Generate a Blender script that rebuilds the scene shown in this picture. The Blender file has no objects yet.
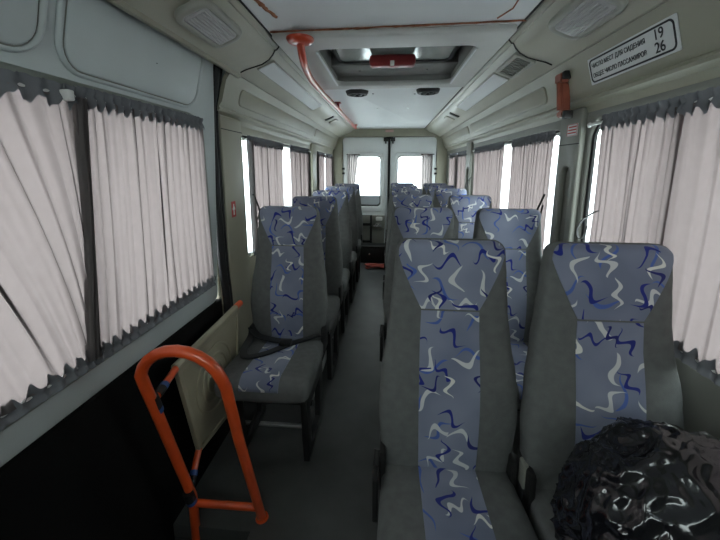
import bpy, bmesh, math, random
from mathutils import Vector, Matrix, noise
R = math.radians
PI = math.pi
SC = bpy.context.scene
COL = SC.collection
random.seed(7)

# ------------------------------------------------------------------ materials
def new_mat(name):
    m = bpy.data.materials.new(name); m.use_nodes = True
    nt = m.node_tree
    return m, nt, nt.nodes['Principled BSDF']

def N(nt, typ, **kw):
    n = nt.nodes.new(typ)
    for k, v in kw.items():
        setattr(n, k, v)
    return n

def mat(name, col, rough=0.5, metal=0.0, spec=0.5, var=0.0, vscale=6.0, bump=0.0, bscale=200.0, coat=0.0):
    m, nt, p = new_mat(name)
    p.inputs['Base Color'].default_value = (*col, 1)
    p.inputs['Roughness'].default_value = rough
    p.inputs['Metallic'].default_value = metal
    p.inputs['Specular IOR Level'].default_value = spec
    p.inputs['Coat Weight'].default_value = coat
    tc = N(nt, 'ShaderNodeTexCoord')
    if var > 0:
        nz = N(nt, 'ShaderNodeTexNoise'); nz.inputs['Scale'].default_value = vscale; nz.inputs['Detail'].default_value = 5
        nt.links.new(tc.outputs['Object'], nz.inputs['Vector'])
        cr = N(nt, 'ShaderNodeValToRGB')
        cr.color_ramp.elements[0].position = 0.3; cr.color_ramp.elements[1].position = 0.7
        cr.color_ramp.elements[0].color = (*[c * (1 - var) for c in col], 1)
        cr.color_ramp.elements[1].color = (*[min(1, c * (1 + var)) for c in col], 1)
        nt.links.new(nz.outputs['Fac'], cr.inputs['Fac']); nt.links.new(cr.outputs['Color'], p.inputs['Base Color'])
    if bump > 0:
        nb = N(nt, 'ShaderNodeTexNoise'); nb.inputs['Scale'].default_value = bscale; nb.inputs['Detail'].default_value = 3
        nt.links.new(tc.outputs['Object'], nb.inputs['Vector'])
        b = N(nt, 'ShaderNodeBump'); b.inputs['Strength'].default_value = bump; b.inputs['Distance'].default_value = 0.002
        nt.links.new(nb.outputs['Fac'], b.inputs['Height']); nt.links.new(b.outputs['Normal'], p.inputs['Normal'])
    return m

def mathn(nt, op, a, b=None, c=None):
    n = N(nt, 'ShaderNodeMath', operation=op)
    for i, v in enumerate((a, b, c)):
        if v is None: continue
        if isinstance(v, (int, float)): n.inputs[i].default_value = v
        else: nt.links.new(v, n.inputs[i])
    return n.outputs[0]

def squiggle_layer(nt, vec, off, cell, length, width, amp, freq, chance):
    """one layer of scattered brush strokes: each Voronoi cell carries one wavy stroke"""
    mp = N(nt, 'ShaderNodeVectorMath', operation='ADD'); mp.inputs[1].default_value = (off * 1.37, off * 2.11, 0)
    nt.links.new(vec, mp.inputs[0])
    vo = N(nt, 'ShaderNodeTexVoronoi', voronoi_dimensions='2D'); vo.inputs['Scale'].default_value = 1.0 / cell
    vo.inputs['Randomness'].default_value = 0.55
    nt.links.new(mp.outputs[0], vo.inputs['Vector'])
    sb = N(nt, 'ShaderNodeVectorMath', operation='SUBTRACT')
    nt.links.new(mp.outputs[0], sb.inputs[0]); nt.links.new(vo.outputs['Position'], sb.inputs[1])
    cs = N(nt, 'ShaderNodeSeparateColor'); nt.links.new(vo.outputs['Color'], cs.inputs[0])
    ang = mathn(nt, 'MULTIPLY', cs.outputs[0], 6.283)
    vr = N(nt, 'ShaderNodeVectorRotate', rotation_type='Z_AXIS')
    nt.links.new(sb.outputs[0], vr.inputs['Vector']); nt.links.new(ang, vr.inputs['Angle'])
    sx = N(nt, 'ShaderNodeSeparateXYZ'); nt.links.new(vr.outputs[0], sx.inputs[0])
    x, y = sx.outputs[0], sx.outputs[1]
    fr = mathn(nt, 'MULTIPLY_ADD', cs.outputs[1], freq, freq * 0.45)
    ph = mathn(nt, 'MULTIPLY', cs.outputs[2], 9.0)
    sn = mathn(nt, 'SINE', mathn(nt, 'MULTIPLY_ADD', x, fr, ph))
    # amplitude falls as the frequency grows (long bends or short zigzags)
    am = mathn(nt, 'MULTIPLY_ADD', cs.outputs[1], -amp * 0.55, amp)
    d = mathn(nt, 'ABSOLUTE', mathn(nt, 'SUBTRACT', y, mathn(nt, 'MULTIPLY', sn, am)))
    xr = mathn(nt, 'DIVIDE', x, length)
    tp = mathn(nt, 'MAXIMUM', mathn(nt, 'SUBTRACT', 1.0, mathn(nt, 'MULTIPLY', xr, xr)), 0.0)
    skew = mathn(nt, 'MULTIPLY_ADD', xr, 0.35, 0.85)
    w = mathn(nt, 'MULTIPLY', mathn(nt, 'MULTIPLY', tp, skew), width)
    on = mathn(nt, 'LESS_THAN', cs.outputs[2], chance)
    e = mathn(nt, 'MULTIPLY', mathn(nt, 'SUBTRACT', w, d), 1.0 / 0.0016)
    e = mathn(nt, 'MINIMUM', mathn(nt, 'MAXIMUM', e, 0.0), 1.0)
    return mathn(nt, 'MULTIPLY', e, on)

def pattern_fabric():
    m, nt, p = new_mat('blue_squiggle_fabric')
    uv = N(nt, 'ShaderNodeTexCoord')
    oi = N(nt, 'ShaderNodeObjectInfo')
    sh = N(nt, 'ShaderNodeVectorMath', operation='ADD')
    cb = N(nt, 'ShaderNodeCombineXYZ')
    nt.links.new(mathn(nt, 'MULTIPLY', oi.outputs['Random'], 7.3), cb.inputs[0])
    nt.links.new(mathn(nt, 'MULTIPLY', oi.outputs['Random'], 3.1), cb.inputs[1])
    nt.links.new(uv.outputs['UV'], sh.inputs[0]); nt.links.new(cb.outputs[0], sh.inputs[1])
    vec = sh.outputs[0]
    # warp a little so that strokes look hand drawn
    nz = N(nt, 'ShaderNodeTexNoise'); nz.inputs['Scale'].default_value = 14; nz.inputs['Detail'].default_value = 1
    nt.links.new(vec, nz.inputs['Vector'])
    ws = N(nt, 'ShaderNodeVectorMath', operation='SCALE'); ws.inputs['Scale'].default_value = 0.028
    nt.links.new(nz.outputs['Color'], ws.inputs[0])
    wa = N(nt, 'ShaderNodeVectorMath', operation='ADD'); nt.links.new(vec, wa.inputs[0]); nt.links.new(ws.outputs[0], wa.inputs[1])
    vec = wa.outputs[0]
    base = N(nt, 'ShaderNodeTexNoise'); base.inputs['Scale'].default_value = 5; base.inputs['Detail'].default_value = 2
    nt.links.new(vec, base.inputs['Vector'])
    cr = N(nt, 'ShaderNodeValToRGB')
    cr.color_ramp.elements[0].position = 0.35; cr.color_ramp.elements[1].position = 0.65
    cr.color_ramp.elements[0].color = (0.145, 0.163, 0.228, 1); cr.color_ramp.elements[1].color = (0.212, 0.232, 0.305, 1)
    nt.links.new(base.outputs['Fac'], cr.inputs['Fac'])
    col = cr.outputs['Color']
    layers = [(5.0, 0.115, 0.052, 0.0075, 0.024, 70, 0.75, (0.07, 0.12, 0.36)),
              (1.0, 0.112, 0.044, 0.0105, 0.022, 100, 0.85, (0.55, 0.56, 0.56)),
              (3.0, 0.112, 0.044, 0.0092, 0.024, 100, 0.85, (0.012, 0.022, 0.19)),
              (7.7, 0.160, 0.036, 0.0085, 0.018, 140, 0.55, (0.66, 0.66, 0.62)),
              (9.1, 0.150, 0.034, 0.0078, 0.018, 140, 0.55, (0.010, 0.015, 0.13))]
    for off, cell, ln, wd, am, fq, ch, c in layers:
        f = squiggle_layer(nt, vec, off, cell, ln, wd, am, fq, ch)
        mx = N(nt, 'ShaderNodeMix', data_type='RGBA')
        nt.links.new(f, mx.inputs[0]); nt.links.new(col, mx.inputs[6]); mx.inputs[7].default_value = (*c, 1)
        col = mx.outputs[2]
    nt.links.new(col, p.inputs['Base Color'])
    p.inputs['Roughness'].default_value = 0.85; p.inputs['Specular IOR Level'].default_value = 0.25
    p.inputs['Sheen Weight'].default_value = 0.15
    return m

def curtain_mat(name, tcol, dcol, k):
    m = bpy.data.materials.new(name); m.use_nodes = True; nt = m.node_tree; nt.nodes.clear()
    out = N(nt, 'ShaderNodeOutputMaterial')
    t = N(nt, 'ShaderNodeBsdfTranslucent'); d = N(nt, 'ShaderNodeBsdfDiffuse')
    tc = N(nt, 'ShaderNodeTexCoord'); wv = N(nt, 'ShaderNodeTexNoise'); wv.inputs['Scale'].default_value = 30
    nt.links.new(tc.outputs['Object'], wv.inputs['Vector'])
    for n, c in ((t, tcol), (d, dcol)):
        cr = N(nt, 'ShaderNodeValToRGB')
        cr.color_ramp.elements[0].color = (*[v * 0.93 for v in c], 1); cr.color_ramp.elements[1].color = (*[min(1, v * 1.05) for v in c], 1)
        nt.links.new(wv.outputs['Fac'], cr.inputs['Fac']); nt.links.new(cr.outputs['Color'], n.inputs['Color'])
    mx = N(nt, 'ShaderNodeMixShader'); mx.inputs[0].default_value = k
    nt.links.new(d.outputs[0], mx.inputs[1]); nt.links.new(t.outputs[0], mx.inputs[2]); nt.links.new(mx.outputs[0], out.inputs[0])
    return m

def glass_mat(name, tint):
    m = bpy.data.materials.new(name); m.use_nodes = True; nt = m.node_tree; nt.nodes.clear()
    out = N(nt, 'ShaderNodeOutputMaterial')
    t = N(nt, 'ShaderNodeBsdfTransparent'); t.inputs[0].default_value = (*tint, 1)
    g = N(nt, 'ShaderNodeBsdfGlossy'); g.inputs['Roughness'].default_value = 0.02
    lw = N(nt, 'ShaderNodeLayerWeight'); lw.inputs[0].default_value = 0.5
    mx = N(nt, 'ShaderNodeMixShader')
    nt.links.new(mathn(nt, 'MULTIPLY_ADD', mathn(nt, 'POWER', lw.outputs['Facing'], 5.0), 0.9, 0.04), mx.inputs[0]); nt.links.new(t.outputs[0], mx.inputs[1]); nt.links.new(g.outputs[0], mx.inputs[2])
    nt.links.new(mx.outputs[0], out.inputs[0])
    return m

M = {}
M['door'] = mat('painted_door_metal', (0.47, 0.51, 0.51), 0.38, 0, 0.5, 0.05, 3)
M['doorframe'] = mat('grey_green_frame_paint', (0.17, 0.185, 0.165), 0.30, 0, 0.5, 0.05, 5)
M['wall'] = mat('grey_side_lining', (0.17, 0.17, 0.15), 0.55, 0, 0.4, 0.06, 5)
M['rear_paint'] = mat('white_rear_door_paint', (0.74, 0.77, 0.77), 0.35, 0, 0.5, 0.04, 3)
M['beige'] = mat('beige_grey_plastic', (0.30, 0.288, 0.222), 0.45, 0, 0.45, 0.05, 4, 0.15, 300)
M['cove'] = mat('overhead_duct_plastic', (0.39, 0.378, 0.308), 0.40, 0, 0.5, 0.05, 4, 0.1, 300)
M['pillar'] = mat('grey_pillar_plastic', (0.20, 0.20, 0.175), 0.5, 0, 0.45, 0.06, 5)
M['ceil'] = mat('ceiling_panel', (0.70, 0.72, 0.73), 0.55, 0, 0.4, 0.04, 2)
M['hatchframe'] = mat('hatch_frame_plastic', (0.50, 0.50, 0.48), 0.5, 0, 0.4, 0.05, 4)
M['floor'] = mat('grey_vinyl_floor', (0.062, 0.064, 0.061), 0.5, 0, 0.45, 0.22, 5, 0.25, 60)
M['platform'] = mat('dark_floor_covering', (0.045, 0.045, 0.045), 0.6, 0, 0.4, 0.2, 6)
M['alu'] = mat('aluminium_trim', (0.55, 0.55, 0.54), 0.35, 0.8)
M['grey'] = mat('grey_seat_fabric', (0.118, 0.122, 0.120), 0.95, 0, 0.2, 0.10, 40, 0.5, 500)
M['pattern'] = pattern_fabric()
M['black'] = mat('black_plastic', (0.012, 0.012, 0.012), 0.5, 0, 0.4)
M['shadedpanel'] = mat('shade_black_door_lining', (0.004, 0.004, 0.004), 0.85, 0, 0.15, 0.3, 8)  # near black, with the dimness of the step well put into the colour
M['rubber'] = mat('black_rubber', (0.010, 0.010, 0.010), 0.6, 0, 0.35)
M['steel'] = mat('black_painted_steel', (0.018, 0.018, 0.018), 0.4, 0.2)
M['chrome'] = mat('bright_steel', (0.75, 0.75, 0.74), 0.2, 1.0)
M['orange'] = mat('orange_tube_paint', (0.68, 0.085, 0.018), 0.28, 0, 0.6, 0.12, 12, 0, 100, 0.4)
M['redorange'] = mat('red_rail_paint', (0.50, 0.055, 0.020), 0.30, 0, 0.5, 0.10, 12, 0, 100, 0.15)
M['bluetape'] = mat('blue_tape', (0.03, 0.09, 0.30), 0.4)
M['guard'] = mat('beige_guard_panel', (0.33, 0.30, 0.22), 0.45, 0, 0.4, 0.12, 6)
M['red'] = mat('dark_red_plastic', (0.20, 0.018, 0.020), 0.4, 0, 0.4)
M['hammer'] = mat('faded_red_plastic', (0.24, 0.06, 0.032), 0.45, 0, 0.45, 0.15, 20)
M['white'] = mat('white_plastic', (0.72, 0.72, 0.70), 0.45)
M['signwhite'] = mat('sign_white', (0.62, 0.63, 0.63), 0.5)
M['ink'] = mat('black_ink', (0.02, 0.02, 0.025), 0.6)
M['stickerred'] = mat('sticker_red', (0.42, 0.03, 0.03), 0.5)
M['pinklabel'] = mat('faded_pink_label', (0.55, 0.33, 0.30), 0.6)
M['lens'] = mat('ribbed_lamp_lens', (0.44, 0.43, 0.43), 0.25, 0, 0.5, 0.03, 30)
M['lensrim'] = mat('lamp_rim_plastic', (0.30, 0.30, 0.26), 0.35)
M['rust'] = mat('rust_brown_glue', (0.25, 0.10, 0.055), 0.8, 0, 0.2, 0.3, 40)
M['recess'] = mat('shade_darkened_recess_plastic', (0.20, 0.20, 0.19), 0.5, 0, 0.4, 0.05, 4)  # grey darkened to paint in the shade inside the hatch recess
M['hatchglass'] = mat('grey_green_hatch_glass', (0.22, 0.25, 0.235), 0.15, 0, 0.6, 0.15, 6)
M['strap'] = mat('red_strap_webbing', (0.36, 0.05, 0.028), 0.7)
M['belt'] = mat('black_belt_webbing', (0.015, 0.016, 0.018), 0.55)
M['snow'] = mat('outside_snow', (0.80, 0.82, 0.84), 0.8, 0, 0.2, 0.05, 1)
M['road'] = mat('outside_trodden_snow', (0.80, 0.81, 0.82), 0.8, 0, 0.2, 0.1, 1)
M['curtain'] = curtain_mat('sheer_curtain', (0.110, 0.088, 0.0865), (0.38, 0.345, 0.345), 0.72)
M['ruffle'] = curtain_mat('gathered_grey_cloth', (0.05, 0.05, 0.053), (0.19, 0.195, 0.21), 0.20)
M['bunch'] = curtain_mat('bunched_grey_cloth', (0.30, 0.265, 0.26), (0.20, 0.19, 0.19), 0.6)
M['greystrip'] = curtain_mat('grey_glass_strip', (0.20, 0.205, 0.21), (0.35, 0.37, 0.38), 0.6)
M['glass'] = glass_mat('window_glass', (0.86, 0.90, 0.88))

def bag_mat():
    m, nt, p = new_mat('black_bin_liner')
    p.inputs['Base Color'].default_value = (0.006, 0.006, 0.008, 1)
    p.inputs['Roughness'].default_value = 0.13; p.inputs['Specular IOR Level'].default_value = 0.6
    tc = N(nt, 'ShaderNodeTexCoord')
    nz = N(nt, 'ShaderNodeTexNoise'); nz.inputs['Scale'].default_value = 22; nz.inputs['Detail'].default_value = 5; nz.inputs['Distortion'].default_value = 0.3
    nt.links.new(tc.outputs['Object'], nz.inputs['Vector'])
    b = N(nt, 'ShaderNodeBump'); b.inputs['Strength'].default_value = 0.25; b.inputs['Distance'].default_value = 0.004
    nt.links.new(nz.outputs['Fac'], b.inputs['Height']); nt.links.new(b.outputs['Normal'], p.inputs['Normal'])
    return m
M['bag'] = bag_mat()

# ------------------------------------------------------------------ object helpers
def link(name, mesh, material, parent=None, smooth=True, angle=40):
    o = bpy.data.objects.new(name, mesh)
    COL.objects.link(o)
    if material is not None:
        mesh.materials.clear(); mesh.materials.append(material)
    if smooth:
        for p in mesh.polygons: p.use_smooth = True
        try: mesh.set_sharp_from_angle(angle=R(angle))
        except Exception: pass
    if parent is not None: o.parent = parent
    return o

def obj(name, bm, material, parent=None, smooth=True, angle=40):
    bmesh.ops.recalc_face_normals(bm, faces=bm.faces[:])
    me = bpy.data.meshes.new(name); bm.to_mesh(me); bm.free()
    return link(name, me, material, parent, smooth, angle)

def tag(o, label, cat, group=None, kind=None):
    o['label'] = label; o['category'] = cat
    if group: o['group'] = group
    if kind: o['kind'] = kind
    return o

def struct(o, label=None):
    o['kind'] = 'structure'
    if label: o['label'] = label
    return o

def thing(name, label, cat, loc=(0, 0, 0), group=None):
    o = bpy.data.objects.new(name, None); o.empty_display_size = 0.1
    COL.objects.link(o); o.location = loc
    return tag(o, label, cat, group)

def children(o): return [c for c in COL.objects if c.parent == o]

def copy_tree(o, parent=None):
    c = o.copy(); COL.objects.link(c)
    c.parent = parent
    for ch in children(o): copy_tree(ch, c)
    return c

def box(bm, x0, x1, y0, y1, z0, z1, bev=0.0, seg=2, mtx=None):
    r = bmesh.ops.create_cube(bm, size=1)
    vs = r['verts']
    for v in vs:
        v.co = Vector(((x0 + x1) / 2 + v.co.x * (x1 - x0), (y0 + y1) / 2 + v.co.y * (y1 - y0), (z0 + z1) / 2 + v.co.z * (z1 - z0)))
    if bev > 0:
        es = list({e for v in vs for e in v.link_edges})
        rb = bmesh.ops.bevel(bm, geom=es, offset=bev, segments=seg, affect='EDGES', profile=0.5)
        vs = list({v for f in rb['faces'] for v in f.verts} | {v for v in vs if v.is_valid})
    if mtx is not None:
        for v in vs: v.co = mtx @ v.co
    return vs

def smooth_path(pts, n=8):
    """Catmull-Rom through pts"""
    P = [Vector(p) for p in pts]
    out = []
    for i in range(len(P) - 1):
        p0 = P[max(i - 1, 0)]; p1 = P[i]; p2 = P[i + 1]; p3 = P[min(i + 2, len(P) - 1)]
        for k in range(n):
            t = k / n
            out.append(0.5 * ((2 * p1) + (-p0 + p2) * t + (2 * p0 - 5 * p1 + 4 * p2 - p3) * t * t + (-p0 + 3 * p1 - 3 * p2 + p3) * t ** 3))
    out.append(P[-1])
    return out

def tube(bm, pts, r, seg=12, cap=True, flat=None):
    """tube or (flat=(w,t)) ribbon along a polyline"""
    P = [Vector(p) for p in pts]
    rings = []
    up = None
    for i, p in enumerate(P):
        t = (P[min(i + 1, len(P) - 1)] - P[max(i - 1, 0)])
        if t.length < 1e-9: t = Vector((0, 0, 1))
        t.normalize()
        if up is None:
            up = Vector((0, 0, 1)) if abs(t.z) < 0.9 else Vector((0, 1, 0))
        a = t.cross(up)
        if a.length < 1e-6: a = t.cross(Vector((1, 0, 0)))
        a.normalize(); b = a.cross(t).normalized(); up = b
        ring = []
        if flat:
            w, th = flat
            for (u, v) in ((-w, -th), (w, -th), (w, th), (-w, th)):
                ring.append(bm.verts.new(p + a * u / 2 + b * v / 2))
        else:
            rr = r[i] if isinstance(r, (list, tuple)) else r
            for k in range(seg):
                an = 2 * PI * k / seg
                ring.append(bm.verts.new(p + a * math.cos(an) * rr + b * math.sin(an) * rr))
        rings.append(ring)
    n = len(rings[0])
    for i in range(len(rings) - 1):
        for k in range(n):
            bm.faces.new((rings[i][k], rings[i][(k + 1) % n], rings[i + 1][(k + 1) % n], rings[i + 1][k]))
    if cap:
        bm.faces.new(rings[0][::-1]); bm.faces.new(rings[-1])

def lathe(bm, prof, seg=24, mtx=None):
    """profile [(r, z)] round z"""
    rings = []
    for r, z in prof:
        if r < 1e-6: rings.append([bm.verts.new((0, 0, z))])
        else: rings.append([bm.verts.new((r * math.cos(2 * PI * k / seg), r * math.sin(2 * PI * k / seg), z)) for k in range(seg)])
    for i in range(len(rings) - 1):
        a, b = rings[i], rings[i + 1]
        for k in range(seg):
            k2 = (k + 1) % seg
            if len(a) == 1 and len(b) == 1: continue
            if len(a) == 1: bm.faces.new((a[0], b[k2], b[k]))
            elif len(b) == 1: bm.faces.new((a[k], a[k2], b[0]))
            else: bm.faces.new((a[k], a[k2], b[k2], b[k]))
    if mtx is not None:
        for rg in rings:
            for v in rg: v.co = mtx @ v.co

def rrect(u0, u1, v0, v1, r, n=6):
    r = min(r, (u1 - u0) / 2 - 1e-4, (v1 - v0) / 2 - 1e-4)
    if r <= 0: return [(u0, v0), (u1, v0), (u1, v1), (u0, v1)]
    out = []
    for cx, cy, a0 in ((u1 - r, v1 - r, 0), (u0 + r, v1 - r, 90), (u0 + r, v0 + r, 180), (u1 - r, v0 + r, 270)):
        for k in range(n + 1):
            a = R(a0 + 90 * k / n)
            out.append((cx + r * math.cos(a), cy + r * math.sin(a)))
    return out

def plate_mesh(outlines, th, bev, mtx):
    """flat plate with holes; outlines are 2-D loops, local z = thickness (centred)"""
    cu = bpy.data.curves.new('plate', 'CURVE'); cu.dimensions = '2D'; cu.fill_mode = 'BOTH'
    cu.extrude = max(th / 2 - bev, 0.0001); cu.bevel_depth = bev; cu.bevel_resolution = 2; cu.offset = -bev
    for loop in outlines:
        sp = cu.splines.new('POLY'); sp.points.add(len(loop) - 1)
        for p, (a, b) in zip(sp.points, loop): p.co = (a, b, 0, 1)
        sp.use_cyclic_u = True
    o = bpy.data.objects.new('plate', cu); COL.objects.link(o)
    dg = bpy.context.evaluated_depsgraph_get()
    me = bpy.data.meshes.new_from_object(o.evaluated_get(dg))
    bpy.data.objects.remove(o); bpy.data.curves.remove(cu)
    me.transform(mtx)
    bm = bmesh.new(); bm.from_mesh(me); bmesh.ops.remove_doubles(bm, verts=bm.verts[:], dist=1e-6)
    bmesh.ops.recalc_face_normals(bm, faces=bm.faces[:]); bm.to_mesh(me); bm.free()
    return me

def frame_mtx(o, u, v):
    u = Vector(u).normalized(); v = Vector(v).normalized(); n = u.cross(v).normalized(); v = n.cross(u)
    m = Matrix((u, v, n)).transposed().to_4x4(); m.translation = Vector(o)
    return m

def plate(name, outlines, th, bev, mtx, material, parent=None, angle=40):
    return link(name, plate_mesh(outlines, th, bev, mtx), material, parent, True, angle)

def text_mesh(name, body, size, mtx, material, parent, align='LEFT', ext=0.0004, squash=1.0, bold=0.0):
    cu = bpy.data.curves.new('t', 'FONT'); cu.body = body; cu.size = size; cu.align_x = align; cu.align_y = 'CENTER'
    cu.extrude = ext; cu.offset = bold
    o = bpy.data.objects.new('t', cu); COL.objects.link(o)
    dg = bpy.context.evaluated_depsgraph_get()
    me = bpy.data.meshes.new_from_object(o.evaluated_get(dg))
    bpy.data.objects.remove(o); bpy.data.curves.remove(cu)
    me.transform(mtx @ Matrix.Diagonal((squash, 1, 1, 1)))
    return link(name, me, material, parent, False)

def profile_strip(name, prof, y0, y1, th, material, ny=2, out=None):
    """extrude an (x,z) profile along y with thickness th towards `out` (+1 outwards/up)"""
    bm = bmesh.new()
    P = [Vector((x, 0, z)) for x, z in prof]
    nor = []
    for i in range(len(P)):
        t = P[min(i + 1, len(P) - 1)] - P[max(i - 1, 0)]; t.normalize()
        n = Vector((t.z, 0, -t.x))
        if out is not None and n.dot(Vector((out[0], 0, out[1]))) < 0: n = -n
        nor.append(n)
    rows = []
    for j in range(ny):
        y = y0 + (y1 - y0) * j / (ny - 1)
        rows.append(([bm.verts.new(p + Vector((0, y, 0))) for p in P], [bm.verts.new(p + n * th + Vector((0, y, 0))) for p, n in zip(P, nor)]))
    for j in range(ny - 1):
        a, b = rows[j], rows[j + 1]
        for i in range(len(P) - 1):
            bm.faces.new((a[0][i], a[0][i + 1], b[0][i + 1], b[0][i]))
            bm.faces.new((a[1][i], b[1][i], b[1][i + 1], a[1][i + 1]))
        for i in (0, len(P) - 1):
            bm.faces.new((a[0][i], b[0][i], b[1][i], a[1][i]))
    for a in (rows[0], rows[-1]):
        for i in range(len(P) - 1):
            bm.faces.new((a[0][i], a[1][i], a[1][i + 1], a[0][i + 1]))
    return obj(name, bm, material, None, True, 30)

# ------------------------------------------------------------------ camera
cam_d = bpy.data.cameras.new('camera'); cam = bpy.data.objects.new('camera', cam_d); COL.objects.link(cam)
cam.location = (0, 0, 1.40)
cam.rotation_euler = (R(80.0), 0, R(4.8015))
cam_d.sensor_width = 36; cam_d.lens = 340.0 / 720 * 36
cam_d.shift_y = -43.0 / 720
cam_d.clip_start = 0.02; cam_d.clip_end = 300
SC.camera = cam

YR = 5.2          # rear doors
WX = 0.85         # side walls
# ------------------------------------------------------------------ floor
bm = bmesh.new()
well = rrect(-0.86, -0.52, -0.25, 1.06, 0.0)
o = plate('floor', [[(-0.86, -0.95), (0.86, -0.95), (0.86, 5.35), (-0.86, 5.35), (-0.86, 1.06), (-0.52, 1.06), (-0.52, -0.25), (-0.86, -0.25)]], 0.06, 0.004,
          frame_mtx((0, 0, -0.03), (1, 0, 0), (0, 1, 0)), M['floor']); struct(o)
bm.free()
# step well of the entrance: risers and two treads
bm = bmesh.new()
box(bm, -0.88, -0.50, 1.06, 1.10, -0.52, -0.06)
box(bm, -0.52, -0.48, -0.27, 1.06, -0.52, -0.06)
box(bm, -0.88, -0.50, -0.29, -0.25, -0.52, -0.06)
box(bm, -0.88, -0.52, -0.25, 1.06, -0.52, -0.48)
struct(obj('trim_1', bm, M['platform'], None, False), 'dark step well beside the sliding door')
bm = bmesh.new()
box(bm, -0.70, -0.52, -0.25, 1.06, -0.48, -0.24, 0.01)
struct(obj('trim_2', bm, M['floor'], None, True), 'entrance step')
# aluminium floor edging beside the single seats
bm = bmesh.new()
box(bm, -0.462, -0.438, 1.62, 5.1, 0.0005, 0.014, 0.004)
struct(obj('trim_3', bm, M['alu'], None), 'aluminium floor rail along the single seats')
bm = bmesh.new()
box(bm, -0.84, -0.438, 1.595, 1.62, 0.0005, 0.014, 0.004)
struct(obj('trim_4', bm, M['alu'], None), 'aluminium edge strip across in front of the first single seat')
bm = bmesh.new()
box(bm, -0.845, -0.465, 1.62, 5.1, 0.0005, 0.008)
struct(obj('trim_5', bm, M['platform'], None), 'dark floor covering under the single seats')

# ------------------------------------------------------------------ side walls with window openings
ZT, ZB = 1.585, 0.855
TH = 0.028
def wall(name, side, y0, y1, holes, material, z0=-0.0, z1=1.66):
    loops = [[(y0, z0), (y1, z0), (y1, z1), (y0, z1)]] + [rrect(*h) for h in holes]
    return plate(name, loops, TH, 0.012, frame_mtx((side * (WX + TH / 2), 0, 0), (0, 1, 0), (0, 0, 1)), material)
RW = [(0.10, 1.575, ZB, 1.60, 0.09), (1.80, 3.60, ZB, ZT, 0.09), (3.84, 5.02, ZB, ZT, 0.08)]
LW = [(1.93, 3.68, ZB, ZT, 0.08), (3.98, 5.05, ZB, ZT, 0.08)]
struct(wall('wall_right', 1, -0.95, YR + 0.1, RW, M['wall']))
struct(wall('wall_left', -1, 1.585, YR + 0.1, LW, M['beige']))
# sliding door (its black lower lining also paints in the step well's shade)
DW = (-0.30, 1.515, 0.838, 1.608, 0.10)
dl = plate('door_1', [rrect(-0.60, 1.575, 0.735, 1.90, 0.055), rrect(*DW)], TH, 0.014, frame_mtx((-(WX + TH / 2), 0, 0), (0, 1, 0), (0, 0, 1)), M['door'])
struct(dl, 'grey sliding passenger door with curtained window')
# trim the upper part: lean inward above the window
for v in dl.data.vertices:
    if v.co.z > 1.63:
        v.co.x += (v.co.z - 1.63) * 0.27
# pressed upper panels of the door
def lean(y, z): return Vector((-(WX) + max(0, z - 1.63) * 0.27, y, z))
for (a, b, c, d, nm) in ((-0.55, 0.79, 1.665, 1.88, 'pressed_panel'), (0.86, 1.455, 1.655, 1.885, 'pressed_panel')):
    loop = rrect(a, b, c, d, 0.06)
    mt = frame_mtx(lean(0, 0) * 0 + Vector((-WX + 0.004, 0, 1.63)), (0, 1, 0), (0.27, 0, 1))
    lp = [(y, (z - 1.63) * math.sqrt(1 + 0.27 ** 2)) for y, z in loop]
    plate(nm, [lp], 0.012, 0.004, mt, M['door'], dl)
    rim = [[(y, (z - 1.63) * math.sqrt(1 + 0.27 ** 2)) for y, z in rrect(a - e, b + e, c - e * 0.7, d + e * 0.7, 0.06 + e)] for e in (0.022, 0.005)]
    plate('raised_border', rim, 0.015, 0.007, mt, M['door'], dl)
    # thin dark groove round it
    big = [(y, (z - 1.63) * math.sqrt(1 + 0.27 ** 2)) for y, z in rrect(a - 0.004, b + 0.004, c - 0.004, d + 0.004, 0.064)]
    plate('panel_groove', [big], 0.005, 0.001, mt, M['pillar'], dl)
# key hole on the pressed panel
bm = bmesh.new(); box(bm, -0.815, -0.806, 1.19, 1.20, 1.752, 1.768, 0.002); obj('plug_hole', bm, M['black'], dl)
# window frame lip of the door
plate('window_frame', [rrect(DW[0] - 0.02, DW[1] + 0.02, DW[2] - 0.015, DW[3] + 0.02, 0.11), rrect(DW[0] + 0.012, DW[1] - 0.012, DW[2] + 0.012, DW[3] - 0.012, 0.09)], 0.03, 0.010,
      frame_mtx((-WX - 0.004, 0, 0), (0, 1, 0), (0, 0, 1)), M['doorframe'], dl)
bm = bmesh.new()
box(bm, -0.90, -0.835, -0.60, 1.575, -0.45, 0.742, 0.008)
obj('lower_lining', bm, M['shadedpanel'], dl)
# rubber seal of the door edge
bm = bmesh.new()
seal = smooth_path([(-0.795, 1.60, 1.885), (-0.82, 1.605, 1.75), (-0.842, 1.605, 1.62), (-0.842, 1.605, 1.2), (-0.842, 1.61, 0.9), (-0.842, 1.63, 0.7), (-0.842, 1.63, 0.3), (-0.842, 1.63, 0.02)], 6)
tube(bm, seal, 0.022, 10)
struct(obj('trim_6', bm, M['rubber'], None), 'black rubber seal at the sliding door edge')
bm = bmesh.new()
tube(bm, [(p.x + 0.006, p.y + 0.035, p.z) for p in seal], 0.012, 8)
struct(obj('trim_7', bm, M['rubber'], None), 'thin black seal on the pillar edge')
# plates above the door behind the duct (closing the shell)
bm = bmesh.new(); box(bm, -0.93, -0.70, -0.95, 1.62, 1.88, 1.93); struct(obj('trim_8', bm, M['pillar'], None, False), 'sill above the sliding door')
# left front wall stub beside the camera
bm = bmesh.new(); box(bm, -0.91, -0.85, -0.95, -0.60, 0, 1.95); box(bm, -0.95, -0.915, -0.95, 1.62, -0.5, 0.74); struct(obj('wall_left_front', bm, M['pillar'], None, False))

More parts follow.
